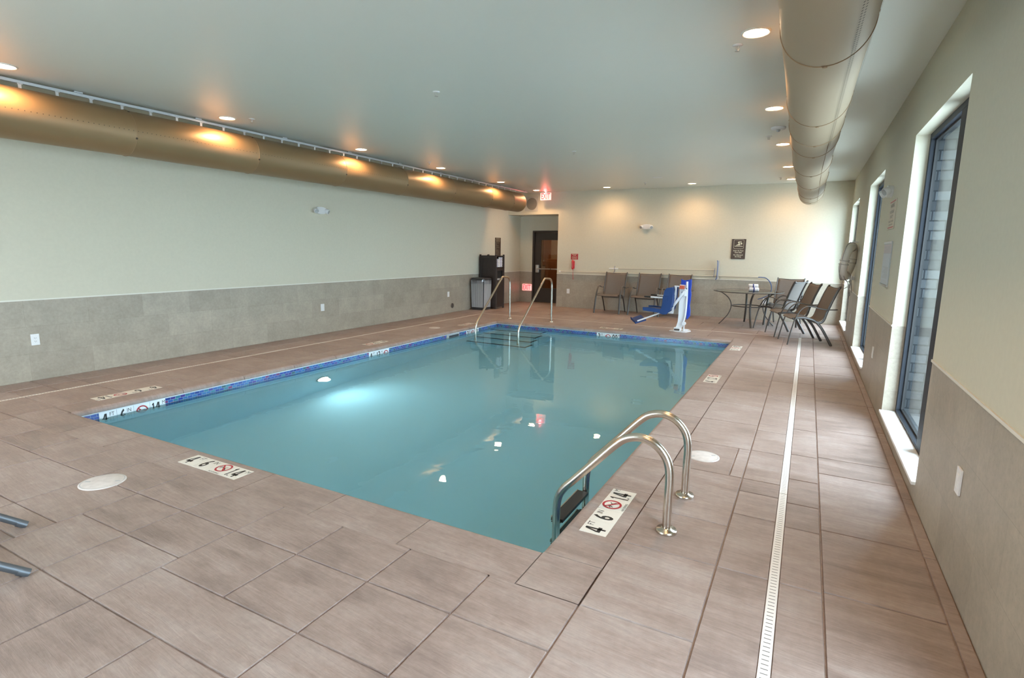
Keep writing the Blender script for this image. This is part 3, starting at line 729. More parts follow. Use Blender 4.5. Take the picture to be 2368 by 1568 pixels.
marker('depth_marker', 'three deck tiles on the left pool edge halfway along', (-6.05, 6.83, dz), -Y, X, [('4', 'FT'), ('1.3', 'M'), ('nd',)], M['whitetile'])
marker('depth_marker', 'three deck tiles on the left pool edge beside the far handrails', (-6.05, 9.50, dz), -Y, X, [('3', 'FT'), ('nd',), ('.90', 'M')], M['whitetile'])
marker('depth_marker', 'three deck tiles reading 3 FT .90 M upside down on the far pool edge', (-3.08, 10.43, dz), -X, -Y, [('3', 'FT'), ('nd',), ('.90', 'M')], M['whitetile'])
wx = PX0+.002; wz = -.213
marker('waterline_depth_marker', 'white waterline tiles reading 4 FT 6 IN near left in the pool', (wx, 2.555, wz), Y, Z, [('4', 'FT'), ('6', 'IN'), ('nd',), ('14', 'M')], M['wltile'], False)
marker('waterline_depth_marker', 'white waterline tiles reading 4 FT 13 M halfway along the left pool wall', (wx, 6.165, wz), Y, Z, [('4', 'FT'), ('13', 'M'), ('nd',)], M['wltile'], False)
marker('waterline_depth_marker', 'white waterline tiles reading 3 FT behind the left entry handrail', (wx, 8.865, wz), Y, Z, [('3', 'FT'), ('nd',), ('90', 'M')], M['wltile'], False)
marker('waterline_depth_marker', 'white waterline tiles reading 3 FT 00 M in the far pool wall', (-3.50, PY1-.002, wz), X, Z, [('3', 'FT'), ('nd',), ('00', 'M')], M['wltile'], False)

# ------------------------------------------------------------------ lids
def lid(x, y, r, label):
    t = thing('skimmer_lid', label, 'lid', (x, y, 0))
    mb = MB(); mb.lathe([(r, -.004), (r, .003), (r-.006, .005), (0, .005)], (x, y, 0), n=48); mb.build('cover', M['lid'], t)
    mb = MB(); mb.ringflat((x, y, .0056), X, Y, r*.93, r*.90, 48)
    for a in (.6, 3.74): mb.obox((x+math.cos(a)*r*.7, y+math.sin(a)*r*.7, .0056), (.03, .012, .0008), Matrix.Rotation(a, 3, 'Z'))
    mb.build('finger_slots', M['grey'], t)
lid(-.565, 4.12, .115, 'round white lid set in the deck beside the ladder')
lid(-3.845, 1.70, .127, 'round white lid set in the near deck, left foreground')
lid(-6.21, 8.51, .105, 'round white lid on the left deck near the far handrails')

# ------------------------------------------------------------------ pool ladder (near right)
lad = thing('pool_ladder', 'stainless steel pool ladder with two curved rails at the near right corner', 'ladder', (-.85, 3.1, 0))
for yy in (2.855, 3.358):
    path = [(-.553, yy, -.01)]+catmull([(-.553, yy, .20), (-.553, yy, .32), (-.572, yy, .405), (-.625, yy, .47), (-.70, yy, .502), (-.78, yy, .492), (-.85, yy, .445), (-.98, yy, .305), (-1.10, yy, .175), (-1.155, yy, .115), (-1.188, yy, .055), (-1.20, yy, -.02), (-1.20, yy, -.15)], 6)+[Vector((-1.20, yy, -1.15))]
    mb = MB(); mb.tube(path, .0235, 16); mb.build('rail', M['steel'], lad)
    mb = MB(); mb.lathe([(.056, 0), (.058, .010), (.052, .019), (.030, .021), (.028, .026), (.024, .026)], (-.553, yy, .0), n=32); mb.build('escutcheon', M['steel'], lad)
for z in (-.105, -.40, -.70):
    mb = MB(); mb.box(-1.245, -1.17, 2.885, 3.328, z-.025, z); mb.box(-1.25, -1.243, 2.885, 3.328, z-.027, z+.004, 1)
    mb.box(-1.235, -1.18, 2.862, 3.351, z-.022, z-.012)
    mb.build('tread', [M['black'], M['steel']], lad)

# ------------------------------------------------------------------ entry handrails (far left corner)
def handrail(x0, x1, label):
    def P(y, z): return (x0+(x1-x0)*max(0, min(1, (10.6-y)/1.6)), y, z)
    t = thing('handrail', label, 'handrail', (x0, 10.6, 0))
    path = fillet([P(10.60, -.005), P(10.575, .905), P(10.19, .93), P(9.0, .06), P(8.965, -.80)], [.14, .10, .16], 10)
    mb = MB(); mb.tube(path, .020, 12); mb.build('rail', M['steel'], t)
    mb = MB(); mb.lathe([(.052, 0), (.052, .010), (.03, .018), (.022, .018)], (x0, 10.60, 0)); mb.build('escutcheon', M['steel'], t)
    return t
handrail(-5.70, -5.585, 'left of the two steel pool entry handrails, in the far corner')
handrail(-4.70, -4.65, 'right of the two steel pool entry handrails, in front of the door')

# ------------------------------------------------------------------ ducts
def circle_pt(xc, zc, r, deg): return xc+r*math.cos(math.radians(deg)), zc+r*math.sin(math.radians(deg))
# left duct
ld_ = thing('air_duct', 'long gold round air duct with warm light patches along the left wall', 'duct', (-6.65, 5, 2.45))
dxc, dzc, dr = -6.65, 2.685, .236
prof = [(dr, YF+.02)]
ringsL = [.5, 2.0, 3.505, 5.0, 6.55, 8.04, 9.55, 11.05, 12.1]
for y in ringsL: prof += [(dr, y-.02), (dr+.0025, y-.008), (dr+.0025, y+.008), (dr, y+.02)]
ye = 12.78
prof += [(dr, ye-.07)]+[(dr-.07+.07*math.cos(a*PI/12), ye-.07+.07*math.sin(a*PI/12)) for a in range(1, 7)]+[(0, ye)]
mb = MB(); mb.lathe(prof, (dxc, 0, dzc), n=64, axis='y'); duct1 = mb.build('duct_skin', M['gold'], ld_)
mb = MB()
for y in ringsL: mb = MB(); mb.tube([(dxc+(dr+.0028)*math.cos(a*PI/32), y, dzc+(dr+.0028)*math.sin(a*PI/32)) for a in range(64)], .003, 6, closed=True); mb.build('seam', M['seam'], ld_)
def holes(mb, xc, zc, r, deg, y0, y1, step, sz, xf=None):
    y = y0
    while y < y1:
        x_, z_ = circle_pt(xf(y) if xf else xc, zc, r+.0012, deg); nrm = Vector((math.cos(math.radians(deg)), 0, math.sin(math.radians(deg))))
        u = nrm.cross(Y).normalized(); c_ = Vector((x_, y, z_))
        mb.add([c_+(u*math.cos(k*PI/3)+Y*math.sin(k*PI/3))*sz for k in range(6)], [tuple(range(6))], 0); y += step
mb = MB(); holes(mb, dxc, dzc, dr, 0, 1.9, 5.55, .0463, .0045); holes(mb, dxc, dzc, dr, 1, 5.87, 12.3, .0463, .0045)
o = mb.build('perforations', M['hole'], ld_); o['kind'] = 'stuff'
mb = MB()
for y in ringsL:
    for dg_ in (-18, 60):
        x_, z_ = circle_pt(dxc, dzc, dr, dg_); nn = Vector((math.cos(math.radians(dg_)), 0, math.sin(math.radians(dg_)))); 
        mb = MB(); mb.tube([Vector((x_, y, z_)), Vector((x_, y, z_))+nn*.006], .011, 10); mb.build('seam_snap', M['hole'], ld_)
# hanging track of the left duct
tk = thing('hanging_track', 'grey ceiling track with small white hangers above the left duct', 'track', (-6.65, 5, 2.97))
mb = MB(); mb.box(dxc-.016, dxc+.016, YF+.02, 13.25, 2.965, 2.995)
y = .6
while y < 13.2: mb.box(dxc-.02, dxc+.02, y-.04, y+.04, 2.995, H); y += 1.25
mb.build('rail', M['alu'], tk, bevel=.004)
hm = MB(); hm.box(-.012, .012, -.02, .02, -.006, 0); hm.box(-.004, .004, -.013, .013, -.040, -.006)
hm0 = hm.build('hanger', M['white'], tk, world=False); hm0.location = (0, 1.75-5+.0, 2.965-2.97)
y = 2.04; first = True; k = 0
while y < 12.75:
    c_ = hm0.copy(); COL.objects.link(c_); c_.parent = tk; c_.location = (0, y-5, -.005); y += .293; k += 1
# right duct
rd = thing('air_duct', 'tan fabric round air duct with seams and double rows of holes, by the windows', 'duct', (-.03, 5, 2.48))
rx = lambda y: -.005-.07*max(0, min(1, (y-2)/6.))
rz_, rr_ = 2.708, .222
ringsR = [-.9, .7, 2.15, 3.525, 5.10, 6.0, 6.68, 8.28, 9.90, 11.60, 12.55]
prof = []
ylist = []
yy = YF+.02; allr = [YF+.02]+ringsR+[13.0]
for i in range(len(allr)-1):
    a, b = allr[i], allr[i+1]
    for k in range(10):
        t_ = k/10; sag = .002*math.cos(2*PI*t_) if i > 0 else 0
        if i > 0 or k > 0: pass
        ylist.append((a+(b-a)*t_, rr_+sag-.0015))
ylist += [(13.0, rr_), (13.06, rr_-.006), (13.10, rr_-.03), (13.115, rr_-.08), (13.12, .0)]
n = 64; mb = MB(); rings = []
for y, r in ylist: rings.append([(rx(y)+max(r, .001)*math.cos(2*PI*k/n), y, rz_+max(r, .001)*math.sin(2*PI*k/n)) for k in range(n)])
vs = [q for g_ in rings for q in g_]
mb.add(vs, [(i*n+k, i*n+(k+1) % n, (i+1)*n+(k+1) % n, (i+1)*n+k) for i in range(len(rings)-1) for k in range(n)], 0, True)
mb.build('duct_skin', M['tan'], rd)
mb = MB()
for y in ringsR: mb = MB(); mb.tube([(rx(y)+(rr_+.002)*math.cos(a*PI/32), y, rz_+(rr_+.002)*math.sin(a*PI/32)) for a in range(64)], .0032, 6, closed=True); mb.build('seam', M['seam'], rd)
mb = MB()
for a_, b_ in ((6.7, 13.0),): mb.tube([(rx(q)+(rr_)*math.cos(math.radians(-57)), q, rz_+(rr_+.001)*math.sin(math.radians(-57))) for q in (6.0, 7, 8, 9, 10, 11, 12, 13)], .0025, 6)
mb.build('long_seam', M['seam'], rd)
mb = MB()
for dg_ in (-57, -53): holes(mb, 0, rz_, rr_+.003, dg_, 1.6+(.015 if dg_ == -53 else 0), 6.4, .032, .0055, rx)
for dg_ in (-19, -15.5): holes(mb, 0, rz_, rr_+.003, dg_, 1.6+(.015 if dg_ == -15.5 else 0), 6.4, .032, .0055, rx)
o = mb.build('perforations', M['hole'], rd); o['kind'] = 'stuff'
mb = MB()
for y in ringsR:
    for dg_ in (-88, 172, 5):
        x_, z_ = circle_pt(rx(y), rz_, rr_+.003, dg_); nn = Vector((math.cos(math.radians(dg_)), 0, math.sin(math.radians(dg_))))
        mb = MB(); mb.tube([Vector((x_, y, z_)), Vector((x_, y, z_))+nn*.006], .012, 10); mb.build('seam_snap', M['seam'], rd)
mb = MB(); mb.box(-.055, -.025, YF+.02, 13.0, 2.975, H); tag(mb.build('hanging_track', M['alu']), 'ceiling track hidden above the tan duct', 'track')

# ------------------------------------------------------------------ ceiling lights
proto = None
LY = dict(left=[(2.39, 'at the left edge of the picture'), (4.49, 'second along the gold duct'), (6.75, 'third along the gold duct'), (8.87, 'fourth along the gold duct'), (11.2, 'fifth along the gold duct'), (13.05, 'beside the exit sign')],
          right=[(4.40, 'nearest the camera beside the tan duct'), (6.67, 'second beside the tan duct'), (8.84, 'third beside the tan duct, behind the smoke detector'), (11.10, 'fourth beside the tan duct'), (12.93, 'last beside the tan duct, at the far wall')])
WARM = (1, .60, .30)
spots = [(-6.30, y, l) for y, l in LY['left']]+[(-.46, y, l) for y, l in LY['right']]+[(-4.42, 13.04, 'above the row of chairs, left one'), (-2.44, 13.0, 'above the row of chairs, right one')]
spots += [(-.46, 2.15, 'overhead, out of view beside the tan duct'), (-6.30, .2, 'out of view behind the camera on the left'), (-.46, -.1, 'out of view behind the camera')]
LE = 32
lampdata = bpy.data.lights.new('ceiling_lamp_beam', 'SPOT'); lampdata.energy = LE; lampdata.color = WARM; lampdata.spot_size = 2.7; lampdata.spot_blend = .8; lampdata.shadow_soft_size = .07
for x, y, l in spots:
    lab = 'round recessed warm ceiling light '+l
    if proto is None:
        proto = thing('ceiling_light', lab, 'ceiling light', (0, 0, 0), 0, 'recessed ceiling lights')
        mb = MB(); mb.lathe([(.098, 0), (.098, -.006), (.088, -.010), (.080, -.004), (.080, -.001)], (0, 0, 0), n=32); mb.build('trim_ring', M['lamptrim'], proto, world=False)
        mb = MB(); mb.lathe([(.080, -.0015), (.05, -.004), (0, -.005)], (0, 0, 0), n=32); mb.build('lens', M['lamp'], proto, world=False)
        lo = bpy.data.objects.new('lamp_beam', lampdata); COL.objects.link(lo); lo.parent = proto; lo.location = (0, 0, -.02)
        proto.location = (x, y, H)
    else: dup(proto, (x, y, H), 0, lab)

# ------------------------------------------------------------------ sprinklers and detector
sp = None
for x, y, l in [(-.60, 4.60, 'beside the nearest ceiling light on the right'), (-6.07, 4.65, 'beside the second light of the gold duct'), (-3.35, 4.65, 'above the middle of the pool'),
                (-.60, 8.19, 'behind the smoke detector'), (-3.34, 8.23, 'above the far half of the pool'), (-6.08, 8.22, 'beside the fourth light of the gold duct'), (-.64, 12.6, 'at the far end beside the tan duct'), (-3.35, 12.5, 'above the row of chairs')]:
    lab = 'small white ceiling sprinkler head '+l
    if sp is None:
        sp = thing('sprinkler', lab, 'sprinkler', (0, 0, 0), 0, 'sprinkler heads on the ceiling')
        mb = MB(); mb.lathe([(.036, 0), (.036, -.003), (.022, -.008), (.0, -.008)], n=20); mb.build('escutcheon', M['white'], sp, world=False)
        mb = MB()
        for s_ in (-1, 1): mb.tube([(s_*.010, 0, -.008), (s_*.013, 0, -.022), (s_*.006, 0, -.038)], .0028, 6)
        mb.tube([(0, 0, -.008), (0, 0, -.04)], .003, 6); mb.lathe([(.0, -.040), (.018, -.041), (.018, -.043), (0, -.044)], n=16); mb.build('head', M['chrome'], sp, world=False)
        sp.location = (x, y, H)
    else: dup(sp, (x, y, H), 0, lab)
sm = thing('smoke_detector', 'round white smoke detector on the ceiling beside the tan duct', 'smoke detector', (-.465, 7.68, H))
mb = MB(); mb.lathe([(.085, 0), (.085, -.012), (.078, -.024), (.05, -.028), (0, -.028)], (-.465, 7.68, H), n=32); mb.build('body', M['white'], sm)
mb = MB(); mb.lathe([(.024, -.028), (.020, -.046), (.009, -.054), (0, -.055)], (-.465, 7.68, H)); mb.build('sensor', M['grey'], sm)
mb = MB(); mb.box(-2.98, -2.80, 11.62, 11.78, H-.006, H); tag(mb.build('access_plate', M['white'], bevel=.002), 'small flat white plate on the ceiling above the far pool deck', 'ceiling plate')

# ------------------------------------------------------------------ outlets, plates
def plate(name, label, c, nrm, w=.076, h=.122, kind='blank', cat='wall plate'):
    nrm = Vector(nrm); u = Z.cross(nrm).normalized(); c = Vector(c)
    t = thing(name, label, cat, tuple(c))
    mb = MB(); mb.prism([(-w/2, -h/2), (w/2, -h/2), (w/2, h/2), (-w/2, h/2)], c+nrm*.001, u, Z, .007); mb.build('cover_plate', M['white'], t, bevel=.003)
    mb = MB()
    if kind == 'duplex':
        mb.prism([(-.017, -.034), (.017, -.034), (.017, .034), (-.017, .034)], c+nrm*.008, u, Z, .002)
        for s_ in (-1, 1):
            for a in (-.007, .007): mb.prism([(a-.0014, s_*.018-.004), (a+.0014, s_*.018-.004), (a+.0014, s_*.018+.005), (a-.0014, s_*.018+.005)], c+nrm*.0101, u, Z, .0004, 1)
            mb.prism([(-.002, s_*.018-.012), (.002, s_*.018-.012), (.002, s_*.018-.008), (-.002, s_*.018-.008)], c+nrm*.0101, u, Z, .0004, 1)
        mb.build('receptacle', [M['white'], M['ink']], t)
    elif kind == 'rocker':
        mb.prism([(-.016, -.033), (.016, -.033), (.016, .033), (-.016, .033)], c+nrm*.008, u, Z, .003); mb.build('rocker', M['grey'] if False else M['sill'], t, bevel=.001)
    else:
        for s_ in (-1, 1): mb.tube([c+nrm*.0078+Z*s_*.042, c+nrm*.0092+Z*s_*.042], .003, 8)
        mb.build('screw', M['grey'], t)
plate('wall_outlet', 'white double power outlet on the left wall tiles, nearest the camera', (XL, 2.79, .45), X, kind='duplex', cat='outlet')
plate('wall_plate', 'blank white cover plate on the left wall tiles below the emergency light', (XL, 6.88, .455), X)
plate('wall_plate', 'blank white cover plate on the left wall tiles above the round drain cover', (XL, 10.72, .44), X)
plate('wall_outlet', 'white outlet on the far wall tiles below the red phone', (-5.58, YB, .43), -Y, kind='duplex', cat='outlet')
plate('wall_outlet', 'white outlet on the far wall tiles behind the glass table', (-.80, YB, .43), -Y, kind='duplex', cat='outlet')
plate('wall_switch', 'white rocker plate on the right wall tiles, nearest the camera', (XR, 3.075, .482), -X, kind='rocker', cat='wall plate')
plate('wall_switch', 'white plate on the right wall tiles between the first two windows', (XR, 6.985, .461), -X, kind='rocker', cat='wall plate')
plate('wall_switch', 'white plate on the right wall tiles below the life ring', (XR, 10.75, .461), -X, kind='rocker', cat='wall plate')
mb = MB(); mb.lathe([(.058, 0), (.058, .006), (.05, .010), (.01, .010), (.01, .013), (0, .013)], (XL+.001, 10.885, .16), axis='x', n=32)
tag(mb.build('drain_cover', M['drainbrown']), 'round dark brown cover low on the left wall', 'cover')

# ------------------------------------------------------------------ emergency lights
def emlight(label, c, nrm):
    nrm = Vector(nrm); u = Z.cross(nrm).normalized(); c = Vector(c); t = thing('emergency_light', label, 'emergency light', tuple(c))
    mb = MB()
    pts = [(-.14, 0), (-.12, .035), (-.06, .055), (0, .06), (.06, .055), (.12, .035), (.14, 0), (.12, -.035), (.06, -.055), (0, -.06), (-.06, -.055), (-.12, -.035)]
    mb.prism(pts, c+nrm*.001, u, Z, .045, 0, True); mb.build('housing', M['white'], t, bevel=.012)
    for s_ in (-1, 1):
        o_ = c+u*s_*.115+nrm*.045; dd = (u*s_*.35-Z*.45+nrm*.8).normalized()
        mb = MB(); mb.tube([o_-dd*.02, o_, o_+dd*.035, o_+dd*.045], [.025, .040, .043, .041], 20, 0); 
        h_ = mb.build('lamp_head', M['white'], t)
        mb = MB(); mb.tube([o_+dd*.0452, o_+dd*.048], .034, 20); q_ = mb; R_ = t.matrix_basis.inverted(); q_.v = [tuple(R_ @ Vector(p)) for p in q_.v]; q_.build('lens', M['lens'], h_, world=False)
emlight('white twin-head emergency light high on the left wall', (XL, 6.90, 2.11), X)
emlight('white twin-head emergency light high on the far wall', (-3.56, YB, 2.10), -Y)
emlight('white twin-head emergency light on the right wall above the cream sign', (XR, 7.02, 2.15), -X)

# ------------------------------------------------------------------ exit signs
def exitsign(name, label, c, hang):
    c = Vector(c); t = thing(name, label, 'exit sign', tuple(c)); w, h, d_ = .30, .19, .045
    mb = MB(); mb.obox(c, (w, d_, h)); mb.build('housing', M['exitface'], t, bevel=.012)
    mb = MB(); o_ = c-Y*(d_/2+.001)
    mb.text('EXIT', o_-Z*.003, X, Z, .205, 0, .028, .60); mb.build('lettering', M['exitred'], t)
    if hang: mb = MB(); mb.lathe([(.05, 0), (.05, -.012), (.02, -.02), (.012, -.03)], (c.x, c.y, H)); mb.tube([c+Z*.09, Vector((c.x, c.y, H-.01))], .012, 8); mb.build('canopy', M['white'], t)
exitsign('exit_sign', 'lit red EXIT sign hanging from the ceiling above the alcove', (-6.17, 13.36, 2.875), True)
exitsign('exit_sign', 'lit red EXIT sign low on the tiles beside the door', (-7.165, YD-.024, .425), False)
light('exit_glow', 'POINT', (-6.17, 13.30, 2.955), 1.1, (1, .12, .12), shadow_soft_size=.04)

# vent
vt = thing('wall_vent', 'square wall vent with round louvred grille beside the exit sign', 'vent', (-6.70, YB, 2.72))
mb = MB(); mb.box(-6.905, -6.525, YB-.012, YB-.0005, 2.53, 2.91); mb.build('frame', M['vent'], vt, bevel=.003)
mb = MB(); mb.lathe([(.155, .012), (.155, .02), (.145, .02)], (-6.70, YB, 2.72), axis='-y', n=40)
mb.lathe([(.145, .013), (0, .0135)], (-6.70, YB, 2.72), axis='-y', n=40, mi=1)
for k in range(-6, 7):
    z = 2.72+k*.021; hw = math.sqrt(max(.0, .145**2-(k*.021)**2))
    if hw > .02: mb.obox((-6.70, YB-.019, z), (2*hw, .012, .008), Matrix.Rotation(.6, 3, 'X'))
mb.build('louvre_grille', [M['louvre'], M['ventdark']], vt)

# ------------------------------------------------------------------ signs
sw = thing('pool_rules_sign', 'brown sign with a swimmer reading Swim At Your Own Risk on the far wall', 'sign', (-1.435, YB, 1.58))
x0, x1, z0, z1 = -1.585, -1.285, 1.36, 1.81
mb = MB(); mb.box(x0, x1, YB-.014, YB-.001, z0, z1); mb.build('board', M['signbrown'], sw, bevel=.001)
mb = MB(); yy = YB-.0150; cxs = (x0+x1)/2
def rrect(mb, cx, cz, w, h, r, t, y, mi=0):
    def loop(w, h, r):
        out = []
        for sx_, sz_, a0 in ((1, 1, 0), (-1, 1, 90), (-1, -1, 180), (1, -1, 270)):
            for k in range(7):
                a = math.radians(a0+k*15); out.append((cx+sx_*(w/2-r)+r*math.cos(a), y, cz+sz_*(h/2-r)+r*math.sin(a)))
        return out
    A, B = loop(w, h, r), loop(w-2*t, h-2*t, r-t); n_ = len(A)
    mb.add(A+B, [(i, (i+1) % n_, n_+(i+1) % n_, n_+i) for i in range(n_)], mi)
rrect(mb, cxs, 1.695, .215, .205, .025, .005, yy)
mb.build('border', M['cream'], sw)
mb = MB()
def P2(a, b): return (cxs+a, yy, 1.70+b)
def poly(mb, pts, mi=0): mb.add([P2(*p) for p in pts], [tuple(range(len(pts)))], mi)
poly(mb, [(-.062, -.034), (-.015, -.004), (.0, .0), (-.018, .028), (-.02, .045), (-.008, .054), (.055, .056), (.062, .048), (.055, .040), (.008, .034), (.02, .004), (.036, -.034), (.02, -.026), (.0, -.034), (-.02, -.028), (-.04, -.036)])
mb.add([(P2(.053+.021*math.cos(k*PI/9), .008+.021*math.sin(k*PI/9))) for k in range(18)], [tuple(range(18))])
wv = [(-.085+i*.17/24, -.052+.005*math.sin(i*PI/3)) for i in range(25)]
for i in range(24):
    a, b = wv[i], wv[i+1]; poly(mb, [(a[0], a[1]-.006), (b[0], b[1]-.006), (b[0], b[1]+.006), (a[0], a[1]+.006)])
mb.build('swimmer_picture', M['cream'], sw)
mb = MB()
for s_, z, in (('Swim At Your', 1.548), ('Own Risk', 1.507), ('No Lifeguard', 1.453), ('On Duty', 1.412)): mb.text(s_, (cxs, yy, z), X, Z, .040, 0, .02, .95)
mb.build('lettering', M['cream'], sw)
# red phone sign
rs = thing('phone_sign', 'small dark red emergency phone sign above the red phone', 'sign', (-5.43, YB, 1.34))
mb = MB(); mb.box(-5.53, -5.33, YB-.006, YB-.0005, 1.265, 1.415); mb.build('board', M['signred'], rs)
mb = MB()
for s_, z, q in (('EMERGENCY', 1.397, .024), ('PHONE', 1.372, .024), ('DIAL 911 OR', 1.340, .022), ('EXTENSION 0', 1.314, .022), ('FRONT DESK', 1.288, .022)): mb.text(s_, (-5.43, YB-.0066, z), X, Z, q, 0, .02, 1.05)
mb.build('lettering', M['cream'], rs)
ph = thing('wall_phone', 'red wall telephone with a coiled cord on the far wall', 'telephone', (-5.45, YB, 1.13))
mb = MB(); mb.box(-5.485, -5.415, YB-.045, YB-.001, 1.03, 1.23); mb.build('base', M['redplastic'], ph, bevel=.012)
mb = MB(); mb.tube(catmull([(-5.45, YB-.055, 1.24), (-5.45, YB-.075, 1.20), (-5.45, YB-.068, 1.13), (-5.45, YB-.075, 1.06), (-5.45, YB-.055, 1.02)], 5), [.03]*5+[.034]*2+[.026]*10+[.034]*4, 12, r2=None) if False else None
mb = MB(); pp = catmull([(-5.45, YB-.055, 1.242), (-5.45, YB-.078, 1.20), (-5.45, YB-.07, 1.13), (-5.45, YB-.078, 1.06), (-5.45, YB-.055, 1.022)], 5)
mb.tube(pp, [.027 if (i < 5 or i > len(pp)-6) else .024 for i in range(len(pp))], 14); mb.build('handset', M['redplastic'], ph)
mb = MB(); mb.tube([(-5.45+.006*math.cos(i*1.4)+.018*math.sin(i/130*PI), YB-.05+.006*math.sin(i*1.4), 1.02-.27*math.sin(i/130*PI)) for i in range(131)], .0035, 6); mb.build('coiled_cord', M['redplastic'], ph)
# rules sign on the left wall (above the cabinet)
rl = thing('rules_sign', 'tall narrow brown rules sign with cream lines of text above the towel cabinet', 'sign', (XL, 13.05, 1.5))
mb = MB(); mb.box(XL+.001, XL+.012, 12.91, 13.20, 1.20, 1.81); mb.build('board', M['signbrown'], rl)
mb = MB()
tx = [('POOL RULES', .045, 1.782), ('FOR THE ENJOYMENT AND SAFETY', .021, 1.752), ('OF ALL OUR GUESTS PLEASE', .021, 1.730), ('OBSERVE THE FOLLOWING', .021, 1.708), ('No lifeguard on duty. Swim at own risk', .018, 1.672), ('No diving', .02, 1.635), ('No running or rough play', .02, 1.600),
      ('No glass containers in the pool area', .018, 1.560), ('No pets', .02, 1.520), ('Shower before entering', .02, 1.480), ('Children must be supervised', .02, 1.445), ('Pool hours are posted at the desk', .018, 1.405), ('Towels are for pool use only', .018, 1.365), ('Please dry off before leaving', .018, 1.325), ('Emergency phone on the far wall', .018, 1.285), ('Enjoy your swim', .02, 1.245)]
for i, (s_, q, z) in enumerate(tx):
    if i < 4: mb.text(s_, (XL+.0128, 13.055, z), Y, Z, q*.78 if i else q*.8, 0, .012, 1.)
    else: mb.text(s_, (XL+.0128, 12.925, z), Y, Z, q*.72, 0, .012, 1., 'LEFT')
mb.build('lettering', M['cream'], rl)
# right wall signs
s1 = thing('cream_notice_sign', 'cream sign with red borders on the right wall below the emergency light', 'sign', (XR, 6.76, 1.9))
mb = MB(); mb.box(XR-.008, XR-.0008, 6.52, 6.98, 1.755, 2.045); mb.build('board', M['signcream'], s1, bevel=.002)
mb = MB()
mb.box(XR-.0086, XR-.0082, 6.54, 6.96, 2.022, 2.032); mb.box(XR-.0086, XR-.0082, 6.54, 6.96, 1.768, 1.778)
mb.build('red_border', M['inkred'], s1)
mb = MB()
for s_, z, q in (('WARNING', 1.985, .052), ('NO LIFEGUARD', 1.925, .040), ('ON DUTY', 1.878, .040), ('SWIM AT YOUR OWN RISK', 1.832, .026), ('CHILDREN MUST BE SUPERVISED', 1.800, .018)): mb.text(s_, (XR-.0088, 6.75, z), -Y, Z, q, 0, .01, 1.1)
mb.build('lettering', M['ink'], s1)
s2 = thing('notice_board', 'clear wall holder of printed pool sheets on the right wall', 'notice', (XR, 6.75, 1.41))
mb = MB(); mb.box(XR-.006, XR-.0008, 6.44, 7.06, 1.19, 1.63); mb.build('backing', M['grey'], s2)
mb = MB(); mb.box(XR-.009, XR-.0062, 6.47, 7.03, 1.52, 1.605); tag(mb.build('printed_sheet', M['paperpink'], s2), 'pale pink sheet')
mb = MB(); mb.box(XR-.009, XR-.0062, 6.47, 7.03, 1.21, 1.515); mb.build('printed_sheet', M['paper'], s2)
mb = MB()
for k in range(5): mb.box(XR-.0095, XR-.0091, 6.50, 6.99-(k % 3)*.05, 1.580-k*.013, 1.585-k*.013)
for k in range(9): mb.box(XR-.0095, XR-.0091, 6.50, 6.96-(k*7 % 4)*.06, 1.375-k*.013, 1.380-k*.013)
for k in range(4):
    mb.box(XR-.0095, XR-.0091, 6.49, 7.01, 1.245-k*.008+.0, 1.2465-k*.008)
mb.build('printed_lines', M['grey'], s2)
mb = MB(); mb.box(XR-.013, XR-.006, 6.44, 7.06, 1.612, 1.632); mb.box(XR-.013, XR-.006, 6.44, 7.06, 1.188, 1.208); mb.build('metal_rail', M['alu'], s2)

# ------------------------------------------------------------------ wall poles
yp = YB-.045
po = thing('pool_pole', 'long cream pole with a blue life hook, lower of the two on the far wall', 'pole', (-3.3, yp, .95))
mb = MB(); mb.tube([(-5.80, yp, .945), (-1.04, yp, .962)], .014, 12); mb.tube([(-1.20, yp, .962), (-.97, yp, .963)], .018, 12); mb.build('shaft', M['pole'], po)
mb = MB(); mb.tube([(-5.84, yp, .945), (-5.79, yp, .945)], .018, 12); mb.build('end_cap', M['white'], po)
mb = MB(); mb.tube(catmull([(-1.0, yp, .963), (-.90, yp, .965), (-.81, yp, .95), (-.73, yp-.01, .88), (-.685, yp-.02, .78), (-.68, yp-.03, .68), (-.72, yp-.03, .585), (-.83, yp-.03, .515), (-.94, yp-.03, .47)], 6), .0095, 10); mb.build('life_hook', M['hookblue'], po)
p2 = thing('pool_brush', 'cream pole with a blue-grey wall brush head, upper of the two on the far wall', 'pool brush', (-3.2, yp, 1.08))
mb = MB(); mb.tube([(-4.24, yp, 1.062), (-1.89, yp, 1.095)], .0125, 12); mb.build('shaft', M['pole'], p2)
mb = MB(); mb.tube([(-4.46, yp, 1.058), (-4.22, yp, 1.062)], .017, 12); mb.build('grip', M['white'], p2)
mb = MB(); mb.tube(catmull([(-1.865, yp-.015, 1.315), (-1.85, yp-.02, 1.28), (-1.848, yp-.02, 1.10), (-1.852, yp-.02, .93), (-1.872, yp-.015, .88)], 5), .012, 8, r2=.03, lat=(1, 0, 0)); mb.build('brush_back', M['brushblue'], p2)
mb = MB()
for k in range(20):
    z = .90+k*.021; mb.box(-1.842, -1.812, yp-.04, yp, z, z+.013)
mb.build('bristles', M['grey'], p2)
